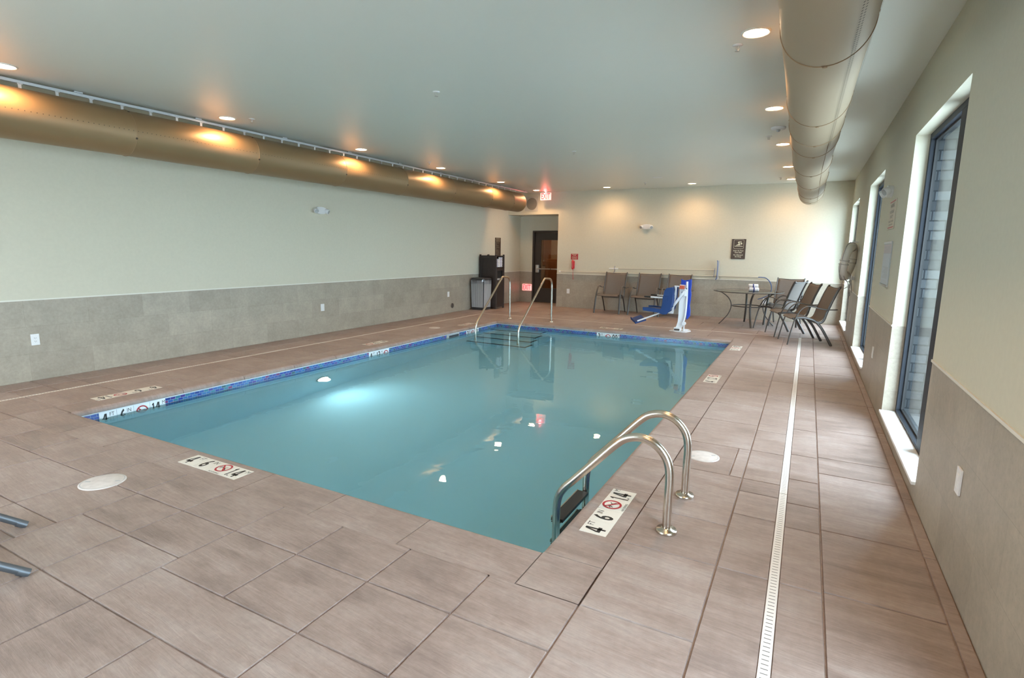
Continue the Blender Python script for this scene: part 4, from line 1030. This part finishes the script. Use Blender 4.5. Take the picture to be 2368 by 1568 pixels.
for i, (x, z0_, z1_) in enumerate(((-4.32, .92, 1.125), (-1.915, .93, 1.13))):
    lab = ['left wire hook bracket holding the poles on the far wall', 'right wire hook bracket holding the poles, beside the brush head'][i]
    mb = MB(); mb.tube(catmull([(x, YB-.002, z1_), (x, YB-.03, z1_-.01), (x+.004, YB-.07, z1_-.05), (x, YB-.03, z1_-.09), (x-.004, YB-.01, z1_-.12), (x-.006, YB-.065, z1_-.165), (x-.006, YB-.03, z0_+.01), (x-.006, YB-.002, z0_)], 5), .005, 8)
    tag(mb.build('pole_bracket', M['hookblue']), lab, 'bracket', 'brackets under the wall poles')

# ------------------------------------------------------------------ life ring
ri = thing('life_ring', 'off-white life ring with rope hung on the right wall between windows', 'life ring', (XR-.06, 10.65, 1.38))
rc = Vector((0, 0, 0)); Rr = .235
RING = Matrix.Translation((XR-.125, 10.62, 1.385)) @ Matrix.Rotation(math.radians(-17), 4, 'Z') @ Matrix.Rotation(math.radians(7), 4, 'Y')
def ringed(mb): mb.v = [tuple(RING @ Vector(p)) for p in mb.v]; return mb
mb = MB(); mb.tube([rc+Vector((0, Rr*math.cos(a*PI/24), Rr*math.sin(a*PI/24))) for a in range(48)], .058, 18, r2=.066, closed=True, lat=(1, 0, 0)); ringed(mb).build('ring', M['ring'], ri)
mb = MB()
for a0 in (0, 90, 180, 270):
    a = math.radians(a0+3); cc = rc+Vector((0, Rr*math.cos(a), Rr*math.sin(a))); rad = Vector((0, math.cos(a), math.sin(a))); tg = Vector((0, -math.sin(a), math.cos(a)))
    for off in (-.03, .03):
        mb.tube([cc+tg*off+(X*math.cos(k*PI/10)+rad*math.sin(k*PI/10))*.0705 for k in range(20)], .004, 6, closed=True)
for a0 in (45, 135, 225, 315):
    pts = []
    for k in range(-4, 5):
        a = math.radians(a0+k*10); pts.append(rc+Vector((-.02, (Rr+.075+.02*math.cos(k/4*PI/2))*math.cos(a), (Rr+.075+.02*math.cos(k/4*PI/2))*math.sin(a))))
    mb.tube(catmull(pts, 3), .0045, 6)
ringed(mb).build('grab_rope', M['rope'], ri)
mb = MB()
mb.tube(catmull([(XR-.13, 10.42, 1.45), (XR-.20, 10.38, 1.42), (XR-.26, 10.36, 1.32), (XR-.24, 10.38, 1.18), (XR-.19, 10.42, 1.08), (XR-.20, 10.42, .98), (XR-.16, 10.42, .95), (XR-.10, 10.45, .98), (XR-.09, 10.5, .88), (XR-.07, 10.52, .83), (XR-.06, 10.55, .87), (XR-.10, 10.55, 1.02), (XR-.14, 10.5, 1.10)], 6), .005, 6)
mb.tube(catmull([(XR-.14, 10.42, 1.44), (XR-.21, 10.40, 1.36), (XR-.20, 10.42, 1.22), (XR-.14, 10.5, 1.08), (XR-.07, 10.60, 1.05), (XR-.04, 10.68, .95), (XR-.03, 10.72, .88), (XR-.03, 10.76, .96), (XR-.05, 10.72, 1.08)], 6), .005, 6)
mb.build('hanging_line', M['rope'], ri)
mb = MB(); mb.box(XR-.05, XR-.005, 10.80, 10.86, 1.08, 1.14); mb.tube([(XR-.01, 10.66, 1.70), (XR-.09, 10.66, 1.70), (XR-.09, 10.66, 1.73)], .008, 8); mb.build('wall_hook', M['white'], ri)

# ------------------------------------------------------------------ chairs
def make_chair(label):
    t = thing('sling_chair', label, 'chair', (0, 0, 0), 0, 'brown sling armchairs')
    hw = .265
    front = [(.36, 0), (.315, .25), (.27, .44), (.215, .56), (.155, .625)]
    arm = [(.155, .625), (.10, .648), (.03, .645), (-.10, .615), (-.20, .605), (-.30, .605), (-.345, .61)]
    rear = [(.30, .435), (.18, .452), (.08, .445), (-.02, .415), (-.08, .37), (-.17, .26), (-.32, .0)]
    back = [(-.02, .415), (-.10, .378), (-.15, .395), (-.18, .45), (-.20, .53), (-.235, .64), (-.29, .80), (-.355, .955), (-.375, .965)]
    fw = .03
    for s in (-1, 1):
        y = s*hw
        mb = MB(); mb.tube(catmull([(a, s*(hw+.028+.02*(1-b/.625)), b) for a, b in front], 5), .021, 10, r2=.010, lat=(0, 1, 0)); mb.build('leg', M['chairmetal'], t, world=False)
        mb = MB(); mb.tube(catmull([(a, s*(hw+.03+(.012 if a < 0 else 0)), b) for a, b in arm], 5), .021, 10, r2=.009, lat=(0, 1, 0)); mb.build('armrest', M['chairmetal'], t, world=False)
        mb = MB(); mb.tube(catmull([(a, y, b) for a, b in rear], 6), .014, 10, r2=.021, lat=(0, 1, 0)); mb.build('leg', M['chairmetal'], t, world=False)
        mb = MB(); mb.tube(catmull([(a, y, b) for a, b in back], 6), .013, 10, r2=.020, lat=(0, 1, 0)); mb.build('back_rail', M['chairmetal'], t, world=False)
    for cbp in ([(.285, -hw-.03, .425), (.285, hw+.03, .425)], [(-.09, -hw, .365), (-.09, hw, .365)], [(-.372, -hw, .955), (-.368, 0, .945), (-.372, hw, .955)]):
        mb = MB(); mb.tube(cbp, .0105, 10); mb.build('crossbar', M['chairmetal'], t, world=False)
    # sling following the rails, hanging a little in the middle
    line = catmull([(.325, 0, .425), (.30, 0, .447), (.18, 0, .464), (.08, 0, .455), (-.02, 0, .428), (-.09, 0, .405), (-.135, 0, .42), (-.165, 0, .47), (-.19, 0, .54), (-.225, 0, .645), (-.28, 0, .80), (-.345, 0, .955)], 4)
    nn = len(line); vs = []; fs = []; K = 8
    for i, p in enumerate(line):
        tn = (line[min(i+1, nn-1)]-line[max(i-1, 0)]).normalized(); nr = Vector((tn.z, 0, -tn.x))
        ends = min(i, nn-1-i)/nn
        for k in range(K+1):
            s = -1+2*k/K; sag = .022*(1-s*s)
            if i < 3: sag *= .3
            q = p + Vector((0, s*hw, 0)) + (nr*-1 if nr.z > 0 or nr.x < 0 else nr)*0
            q = q - Vector((-tn.z, 0, tn.x))*(-1)*0
            up = Vector((tn.z, 0, -tn.x)); up = up if (up.z > 0 or (abs(up.z) < .3 and up.x > 0)) else -up
            q = q - up*sag; vs.append(q)
    for i in range(nn-1):
        for k in range(K): fs.append((i*(K+1)+k, i*(K+1)+k+1, (i+1)*(K+1)+k+1, (i+1)*(K+1)+k))
    mb = MB(); mb.add(vs, fs, 0, True); sl = mb.build('sling', M['sling'], t, world=False)
    so = sl.modifiers.new('thick', 'SOLIDIFY'); so.thickness = .004; so.offset = 0
    return t
chairs = [
 ((.07, 10.545), math.atan2(-.18, -.66)+0, 'brown sling armchair nearest the camera in the group at the glass table'),
 ((-.185, 11.355), math.atan2(-.20, -.64), 'brown sling armchair second from the camera in the group at the glass table'),
 ((-.42, 12.20), math.atan2(.26, -.62), 'brown sling armchair drawn up to the glass table, its back catching the window light'),
 ((-.36, 13.02), math.radians(-100), 'brown sling armchair against the far wall behind the glass table'),
 ((-4.22, 13.13), math.radians(-90), 'leftmost brown sling armchair of the row along the far wall'),
 ((-3.38, 13.13), math.radians(-90), 'middle brown sling armchair of the row along the far wall'),
 ((-2.66, 13.13), math.radians(-90), 'brown sling armchair behind the blue pool lift'),
 ]
c0 = None
for (x, y), rz, lab in chairs:
    grp = 'armchairs around the glass table' if x > -2 else 'armchairs in a row along the far wall'
    if c0 is None: c0 = make_chair(lab); c0.location = (x, y, 0); c0.rotation_euler = (0, 0, rz); c0['group'] = grp
    else: dup(c0, (x, y, 0), rz, lab, grp)
# foreground lounger, outside the left edge but for two legs: leg tips at (-3.55,1.21) and (-3.0,1.01)
dl_ = Vector((-.2, -.55, 0)).normalized()
lg = thing('lounge_chair', 'grey metal lounger of which only two slanting legs show at the lower left edge', 'lounger', (-3.56, .31, 0))
tips = [Vector((-3.575, 1.20, 0)), Vector((-3.025, 1.0, 0))]
for tp in tips:
    mb = MB(); mb.tube(catmull([tp+Z*.012, tp+dl_*.20+Z*.165, tp+dl_*.34+Z*.26, tp+dl_*.50+Z*.31], 5), .019, 14); mb.build('leg', M['lounger'], lg)
    mb = MB(); mb.tube([tp-dl_*.006+Z*.006, tp+dl_*.03+Z*.032], .0205, 14); mb.build('foot_cap', M['lounger'], lg)
    mb = MB(); mb.tube([tp+dl_*.50+Z*.31, tp+dl_*.9+Z*.32, tp+dl_*1.65+Z*.32], .019, 12); mb.build('side_rail', M['lounger'], lg)
    mb = MB(); mb.tube(catmull([tp+dl_*1.40+Z*.32, tp+dl_*1.50+Z*.2, tp+dl_*1.62+Z*.01], 5), .019, 12); mb.build('leg', M['lounger'], lg)
sv = [tips[0]+dl_*.5+Z*.335, tips[1]+dl_*.5+Z*.335, tips[1]+dl_*1.65+Z*.34, tips[0]+dl_*1.65+Z*.34]
mb = MB(); mb.add([v+Z*t for t in (-.004, .004) for v in sv], [(3, 2, 1, 0), (4, 5, 6, 7)]+[(k, (k+1) % 4, 4+(k+1) % 4, 4+k) for k in range(4)]); mb.build('sling', M['sling'], lg)

# ------------------------------------------------------------------ glass table
tb = thing('glass_table', 'round glass-topped patio table with four curved metal legs', 'table', (-1.06, 12.51, 0))
tc_ = Vector((-1.06, 12.51, 0)); TR = .675
mb = MB(); mb.lathe([(0, .706), (TR-.012, .706), (TR, .709), (TR, .713), (TR-.012, .716), (0, .716)], tuple(tc_), n=64); mb.build('tabletop', M['tabletop'], tb)
mb = MB(); mb.tube([tc_+Vector((TR*math.cos(a*PI/32), TR*math.sin(a*PI/32), .708)) for a in range(64)], .009, 8, closed=True); mb.build('rim', M['chairmetal'], tb)
mb = MB(); mb.tube([tc_+Vector((.30*math.cos(a*PI/24), .30*math.sin(a*PI/24), .40)) for a in range(48)], .010, 10, r2=.016, closed=True, lat=(0, 0, 1)); mb.build('brace_ring', M['chairmetal'], tb)
for fx, fy in ((-1.58, 12.36), (-1.14, 13.05), (-.91, 11.98), (-.54, 12.68)):
    dv = Vector((fx-tc_.x, fy-tc_.y, 0)); dl = dv.length; dv.normalize(); ta = Vector((-dv.y, dv.x, 0))
    mb = MB(); mb.tube(catmull([tc_+dv*a+Z*b for a, b in ((.60, .700), (.50, .66), (.37, .55), (.315, .40), (.36, .23), (.46, .09), (dl, .002))], 6), .020, 10, r2=.010, lat=tuple(ta)); mb.build('leg', M['chairmetal'], tb)

# ------------------------------------------------------------------ towels
def make_towel(name, label, r, l, group):
    """rolled towel lying along local x with a blue paper band round its middle"""
    t = thing(name, label, 'towel', (0, 0, 0), 0, group)
    mb = MB(); prof = [(0, -l/2+.006), (r*.55, -l/2), (r*.9, -l/2+.004), (r, -l/2+.014), (r*.97, -.012), (r*.97, .012), (r, l/2-.014), (r*.9, l/2-.004), (r*.55, l/2), (0, l/2-.006)]
    mb.lathe(prof, (0, 0, r), axis='x', n=20)
    mb.build('roll', M['towel'], t, world=False)
    mb = MB(); mb.lathe([(r*.98, -.011), (r*1.015, -.011), (r*1.015, .011), (r*.98, .011)], (0, 0, r), axis='x', n=20); mb.build('band', M['band'], t, world=False)
    return t
ttx, tty, tz = -.965, 12.42, .7165
a0 = math.radians(8)
tw = make_towel('rolled_towel', 'white rolled towel with navy band on top of the pile on the glass table', .041, .19, 'towels piled on the glass table')
tw.location = (ttx, tty, tz+.071); tw.rotation_euler = (0, 0, a0)
for i, (dy, lab) in enumerate(((-.043, 'white rolled towel with navy band, front bottom one on the glass table'), (.043, 'white rolled towel with navy band, rear bottom one on the glass table'))):
    dup(tw, (ttx-dy*math.sin(a0)+.015, tty+dy*math.cos(a0), tz), a0, lab, 'towels piled on the glass table')
# ------------------------------------------------------------------ towel cabinet
cx0, cx1, cy0, cy1 = XL+.03, -6.90, 12.07, 12.51
cab = thing('towel_cabinet', 'tall dark brown towel cabinet with open top shelf against the left wall', 'cabinet', ((cx0+cx1)/2, (cy0+cy1)/2, 0))
ps = .04; zc = 1.37
for px_ in (cx0, (cx0+cx1)/2-ps/2, cx1-ps):
    for py_ in (cy0, cy1-ps):
        if px_ == (cx0+cx1)/2-ps/2: mb = MB(); mb.box(px_, px_+ps, py_, py_+ps, 1.335, zc-.004); mb.build('finial', M['wood'], cab, bevel=.006); continue
        mb = MB(); mb.box(px_, px_+ps, py_, py_+ps, 0, zc); mb.build('corner_post', M['wood'], cab, bevel=.005)
for py_ in (cy0+.006, cy1-.026):
    mb = MB(); mb.box(cx0+ps, cx1-ps, py_+.008, py_+.014, .05, 1.335); 
    mb.box(cx0+ps, cx1-ps, py_, py_+.02, 1.27, 1.335); mb.box(cx0+ps, cx1-ps, py_, py_+.02, .04, .11)
    mb.box(cx0+ps, cx0+ps+.05, py_, py_+.02, .11, 1.27); mb.box(cx1-ps-.05, cx1-ps, py_, py_+.02, .11, 1.27)
    mb.build('side_panel', M['wood'], cab, bevel=.003)
mb = MB(); mb.box(cx0+.005, cx0+.02, cy0+ps, cy1-ps, .05, 1.34); mb.build('back_panel', M['wood'], cab)
mb = MB(); mb.box(cx0+.02, cx1-.01, cy0+.03, cy1-.03, 1.03, 1.05); mb.box(cx1-.03, cx1-.006, cy0+ps, cy1-ps, .985, 1.05); mb.build('shelf', M['wood'], cab)
mb = MB(); mb.box(cx0+.02, cx1-.002, cy0+.02, cy1-.02, 1.335, 1.345); mb.box(cx1-.03, cx1-.006, cy0+ps, cy1-ps, 1.32, 1.345); mb.build('top_panel', M['wood'], cab)
mb = MB(); f0 = cx1-.026; f1 = cx1-.006
mb.box(f0, f1, cy0+ps, cy1-ps, .04, .78); mb.box(f0, f1, cy0+ps, cy1-ps, .965, .985)
mb.box(f0, f1, cy0+ps, cy0+.085, .78, .965); mb.box(f0, f1, cy1-.085, cy1-ps, .78, .965)
mb.box(f1, f1+.006, cy0+ps+.03, cy1-ps-.03, .10, .72)
mb.build('front_door', M['wood'], cab, bevel=.002)
mb = MB(); mb.box(cx0+.03, cx1-.04, cy0+.05, cy1-.05, .5, .98); mb.build('drop_box', M['dark'], cab)
mb = MB()
for a, b in ((cy0+.075, cy0+.19), (cy0+.215, cy0+.34)): mb.box(f1, f1+.004, a, b, .735, .775)
mb.build('name_plate', M['grey'], cab)
twc = None
nm = ['bottom', 'second', 'third', 'fourth', 'fifth', 'sixth']
for col_ in range(2):
    for k in range(6 if col_ else 5):
        lab = 'white rolled towel with band in the cabinet, %s from the bottom in the %s column' % (nm[k] if k else 'first', ['left', 'right'][col_])
        loc = (cx1-.055, cy0+.125+col_*.185, 1.0505+k*.0425)
        if twc is None: twc = make_towel('rolled_towel', lab, .0215, .165, 'towels stacked in the cabinet'); twc.location = loc; twc.rotation_euler = (0, 0, PI/2)
        else: dup(twc, loc, PI/2, lab, 'towels stacked in the cabinet')
# ------------------------------------------------------------------ bin
bn = thing('waste_bin', 'grey slatted waste bin with clear liner beside the towel cabinet', 'bin', (-7.18, 11.85, 0))
bc = Vector((-7.195, 11.84, 0))
def oct_(hw, z, ch=.3):
    c_ = hw*ch; return [bc+Vector((a, b, z)) for a, b in ((-hw+c_, -hw), (hw-c_, -hw), (hw, -hw+c_), (hw, hw-c_), (hw-c_, hw), (-hw+c_, hw), (-hw, hw-c_), (-hw, -hw+c_))]
def loft(mb, loops, mi=0):
    n_ = len(loops[0]); vs = [p for l in loops for p in l]
    mb.add(vs, [(i*n_+k, i*n_+(k+1) % n_, (i+1)*n_+(k+1) % n_, (i+1)*n_+k) for i in range(len(loops)-1) for k in range(n_)], mi)
    mb.add(loops[0], [tuple(reversed(range(n_)))], mi); mb.add(loops[-1], [tuple(range(n_))], mi)
mb = MB(); loft(mb, [oct_(.175, .0, .1), oct_(.18, .06, .1)]); mb.build('base', M['binlid'], bn, bevel=.004)
mb = MB(); loft(mb, [oct_(.172, .055, .1), oct_(.19, .74, .1)])
loft(mb, [oct_(.172, .055, .1), oct_(.19, .74, .1)])
mb.build('body', M['binlid'], bn)
mb = MB()
for side in range(4):
    R_ = Matrix.Rotation(side*PI/2, 3, 'Z')
    for k in range(6):
        u_ = -.135+k*.054
        p = bc+R_ @ Vector((u_, -.176, .065)); q = bc+R_ @ Vector((u_*1.08, -.193, .735)); 
        mb.bar(p, q, .049, .010, up=tuple(R_ @ Vector((0, -1, 0))))
mb.build('slat_panel', M['binpanel'], bn)
mb = MB()
li = []
for z, hw in ((.755, .203), (.70, .206), (.66, .204)):
    li.append([p+Vector((0, 0, (.012*math.sin(i*2.1)-.02*(i % 3 == 0)) if z < .7 else 0)) for i, p in enumerate(oct_(hw, z, .12))])
n_ = 8; vs = [p for l in li for p in l]; mb.add(vs, [(i*n_+k, i*n_+(k+1) % n_, (i+1)*n_+(k+1) % n_, (i+1)*n_+k) for i in range(2) for k in range(n_)], 0, True)
mb.build('liner', M['liner'], bn)
mb = MB(); loft(mb, [oct_(.196, .74, .12), oct_(.198, .765, .12), oct_(.185, .795, .25), oct_(.10, .80, .4)]); mb.build('lid', M['binlid'], bn, bevel=.004)

# ------------------------------------------------------------------ pool lift
lf_ = thing('pool_lift', 'white and blue pool access lift with a moulded seat on the far deck', 'pool lift', (-2.05, 10.78, 0))
mb = MB(); mb.prism([(-2.25, 10.66), (-2.12, 10.60), (-1.93, 10.60), (-1.87, 10.80), (-1.95, 11.02), (-2.20, 11.0)], (0, 0, .001), X, Y, .012); mb.build('base_plate', M['whitegloss'], lf_, bevel=.003)
mb = MB(); mb.box(-2.165, -2.045, 10.65, 10.80, .012, .075); mb.box(-2.155, -2.055, 10.645, 10.652, .02, .055, 1); mb.lathe([(.04, .075), (.035, .10), (0, .105)], (-2.10, 10.73, 0)); mb.build('socket', [M['whitegloss'], M['drainbrown']], lf_, bevel=.004)
def PX_(pts, y, t, mbx=None, mi=0):
    mbx = mbx or MB(); mbx.prism(pts, (0, y+t/2, 0), X, Z, t, mi); return mbx
mb = PX_([(-2.138, .045), (-2.04, .06), (-2.0, .12), (-1.995, .29), (-2.006, .76), (-2.012, .885), (-2.109, .89), (-2.101, .578), (-2.099, .295), (-2.104, .183)], 10.72, .07); mb.build('mast', M['whitegloss'], lf_, bevel=.006)
mb = MB(); mb.tube(catmull([(-2.055, 10.72, .06), (-2.02, 10.70, .14), (-1.98, 10.68, .28), (-1.968, 10.68, .45), (-1.966, 10.68, .70), (-1.975, 10.68, .955)], 5), .020, 12); mb.build('upright_tube', M['whitegloss'], lf_)
mb = MB(); mb.lathe([(.035, -.025), (.035, .025)], (-1.985, 10.68, .16), axis='y'); mb.tube([(-1.985, 10.68, .02), (-1.985, 10.68, .16)], .014); mb.box(-2.0, -1.92, 10.75, 10.80, .013, .045); mb.build('pivot', M['whitegloss'], lf_)
mb = MB(); mb.lathe([(.014, -.024), (.014, .024)], (-1.975, 10.68, .82), axis='y', n=12); mb.build('pivot_bolt', M['black'], lf_)
mb = PX_([(-2.098, .815), (-2.018, .812), (-2.018, .875), (-2.098, .88)], 10.655, .06); mb.build('battery_label', M['redlab'], lf_)
mb = MB(); mb.box(-2.075, -2.04, 10.682, 10.684, .745, .757); mb.box(-2.075, -2.045, 10.682, 10.684, .70, .712); mb.build('small_label', M['brushblue'], lf_)
mb = MB(); mb.bar((-1.995, 10.64, .775), (-2.19, 10.62, .49), .045, .04, up=(0, 1, 0)); mb.box(-2.012, -1.975, 10.63, 10.67, .68, .82); mb.build('lift_arm', M['whitegloss'], lf_, bevel=.004)
mb = MB(); PX_([(-2.193, .873), (-2.101, .87), (-2.101, .846), (-2.146, .853), (-2.152, .657), (-2.172, .531), (-2.184, .341), (-2.29, .343), (-2.215, .40), (-2.20, .53), (-2.176, .80)], 10.64, .035, mb)
mb.build('seat_bracket', M['whitegloss'], lf_, bevel=.003)
mb = MB(); mb.tube([(-2.25, 10.60, .42), (-2.185, 10.60, .455)], .014, 10); mb.build('hinge_tube', M['whitegloss'], lf_)
# moulded seat: side shell, back, pan
st = MB()
sideo = [(-2.253, .842), (-2.19, .852), (-2.165, .83), (-2.178, .538), (-2.205, .41), (-2.26, .345), (-2.33, .335), (-2.403, .358), (-2.40, .40), (-2.365, .46), (-2.352, .56), (-2.343, .663), (-2.325, .78), (-2.291, .83)]
PX_(sideo, 10.41, .03, st); PX_(sideo, 10.87, .03, st)
for a, b in zip([(-2.215, .85), (-2.19, .66), (-2.20, .50), (-2.235, .42), (-2.30, .385)], [(-2.19, .66), (-2.20, .50), (-2.235, .42), (-2.30, .385), (-2.40, .385)]):
    st.bar((a[0], 10.64, a[1]), (b[0], 10.64, b[1]), .46, .03, up=(1, 0, .3))
st.box(-2.71, -2.36, 10.42, 10.86, .385, .425); PX_([(-2.72, .45), (-2.71, .39), (-2.36, .36), (-2.36, .43), (-2.6, .455)], 10.42, .03, st); PX_([(-2.72, .45), (-2.71, .39), (-2.36, .36), (-2.36, .43), (-2.6, .455)], 10.86, .03, st)
st.build('seat', M['blue'], lf_, bevel=.012)
mb = PX_([(-2.345, .595), (-2.245, .585), (-2.245, .675), (-2.34, .68)], 10.385, .03); mb.build('arm_mount', M['blue'], lf_, bevel=.006)
for yy in (10.39, 10.89):
    mb = MB(); mb.tube([(-2.33, yy, .648), (-2.575, yy, .656)], .014, 12); ar = mb.build('armrest', M['whitegloss'], lf_)
    mb = MB(); mb.tube([(-2.57, yy, .656), (-2.69, yy, .658)], .017, 12); R_ = lf_.matrix_basis.inverted(); mb.v = [tuple(R_ @ Vector(p)) for p in mb.v]; mb.build('grip', M['black'], ar, world=False)
mb = PX_([(-2.419, .635), (-2.356, .631), (-2.353, .508), (-2.416, .513)], 10.80, .03); mb.build('control_box', M['grey'], lf_, bevel=.004)
mb = MB(); mb.bar((-2.83, 10.50, .168), (-2.40, 10.50, .352), .026, .026, up=(0, 1, 0)); mb.build('footrest_bar', M['whitegloss'], lf_)
mb = MB(); fq = [Vector(p) for p in ((-3.0, 10.62, .175), (-2.85, 10.44, .115), (-2.70, 10.66, .165), (-2.86, 10.84, .235))]
mb.add(fq+[p+Vector((.0, 0, .022)) for p in fq], [(3, 2, 1, 0), (4, 5, 6, 7)]+[(k, (k+1) % 4, 4+(k+1) % 4, 4+k) for k in range(4)])
mb.add([fq[0], fq[1], fq[1]+Vector((-.01, 0, .05)), fq[0]+Vector((-.01, 0, .05)), fq[0]+Vector((.015, .01, 0)), fq[1]+Vector((.015, .01, 0)), fq[1]+Vector((.005, .01, .05)), fq[0]+Vector((.005, .01, .05))], [(0, 1, 2, 3), (7, 6, 5, 4), (3, 2, 6, 7), (0, 3, 7, 4), (1, 5, 6, 2)])
mb.build('footrest', M['blue'], lf_, bevel=.004)
# fabric cover hanging behind the mast
cov = [(-2.105, .995), (-2.075, .975), (-2.016, .972), (-1.96, .983), (-1.919, .994), (-1.913, .90), (-1.919, .80), (-1.908, .70), (-1.912, .60), (-1.922, .50), (-1.905, .40), (-1.905, .30), (-1.94, .25), (-1.961, .223), (-1.975, .45), (-1.98, .656), (-1.985, .86), (-2.10, .87)]
mb = PX_(cov, 10.80, .05); mb.build('folded_cover', M['bluefab'], lf_, bevel=.012)

# ------------------------------------------------------------------ world, camera, output look
w = bpy.data.worlds.new('overcast_sky'); S.world = w; w.use_nodes = True
bg = w.node_tree.nodes['Background']; bg.inputs[0].default_value = (.72, .87, 1., 1); bg.inputs[1].default_value = 12.5
cam = bpy.data.cameras.new('camera'); cam.lens = 1270.8/2368*36; cam.sensor_width = 36; cam.clip_start = .05; cam.clip_end = 200
co = bpy.data.objects.new('camera', cam); COL.objects.link(co)
yaw, pitch, roll = [math.radians(a) for a in (-28.00471927, 9.2392411, .82870859)]
f = Vector((math.sin(yaw)*math.cos(pitch), math.cos(yaw)*math.cos(pitch), -math.sin(pitch))); r = Vector((math.cos(yaw), -math.sin(yaw), 0)); u = r.cross(f)
r2 = r*math.cos(roll)+u*math.sin(roll); u2 = -r*math.sin(roll)+u*math.cos(roll)
co.matrix_world = Matrix.Translation((0, 0, 1.5)) @ Matrix((r2, u2, -f)).transposed().to_4x4()
S.camera = co
S.view_settings.view_transform = 'Standard'; S.view_settings.look = 'None'; S.view_settings.gamma = 1; S.view_settings.use_curve_mapping = False
S.view_settings.exposure = 0.68
cy = S.cycles
cy.use_denoising = True; cy.max_bounces = 10; cy.diffuse_bounces = 6; cy.glossy_bounces = 5; cy.transmission_bounces = 6; cy.transparent_max_bounces = 12
cy.sample_clamp_indirect = 4.0; cy.caustics_reflective = False; cy.caustics_refractive = True; cy.blur_glossy = .5
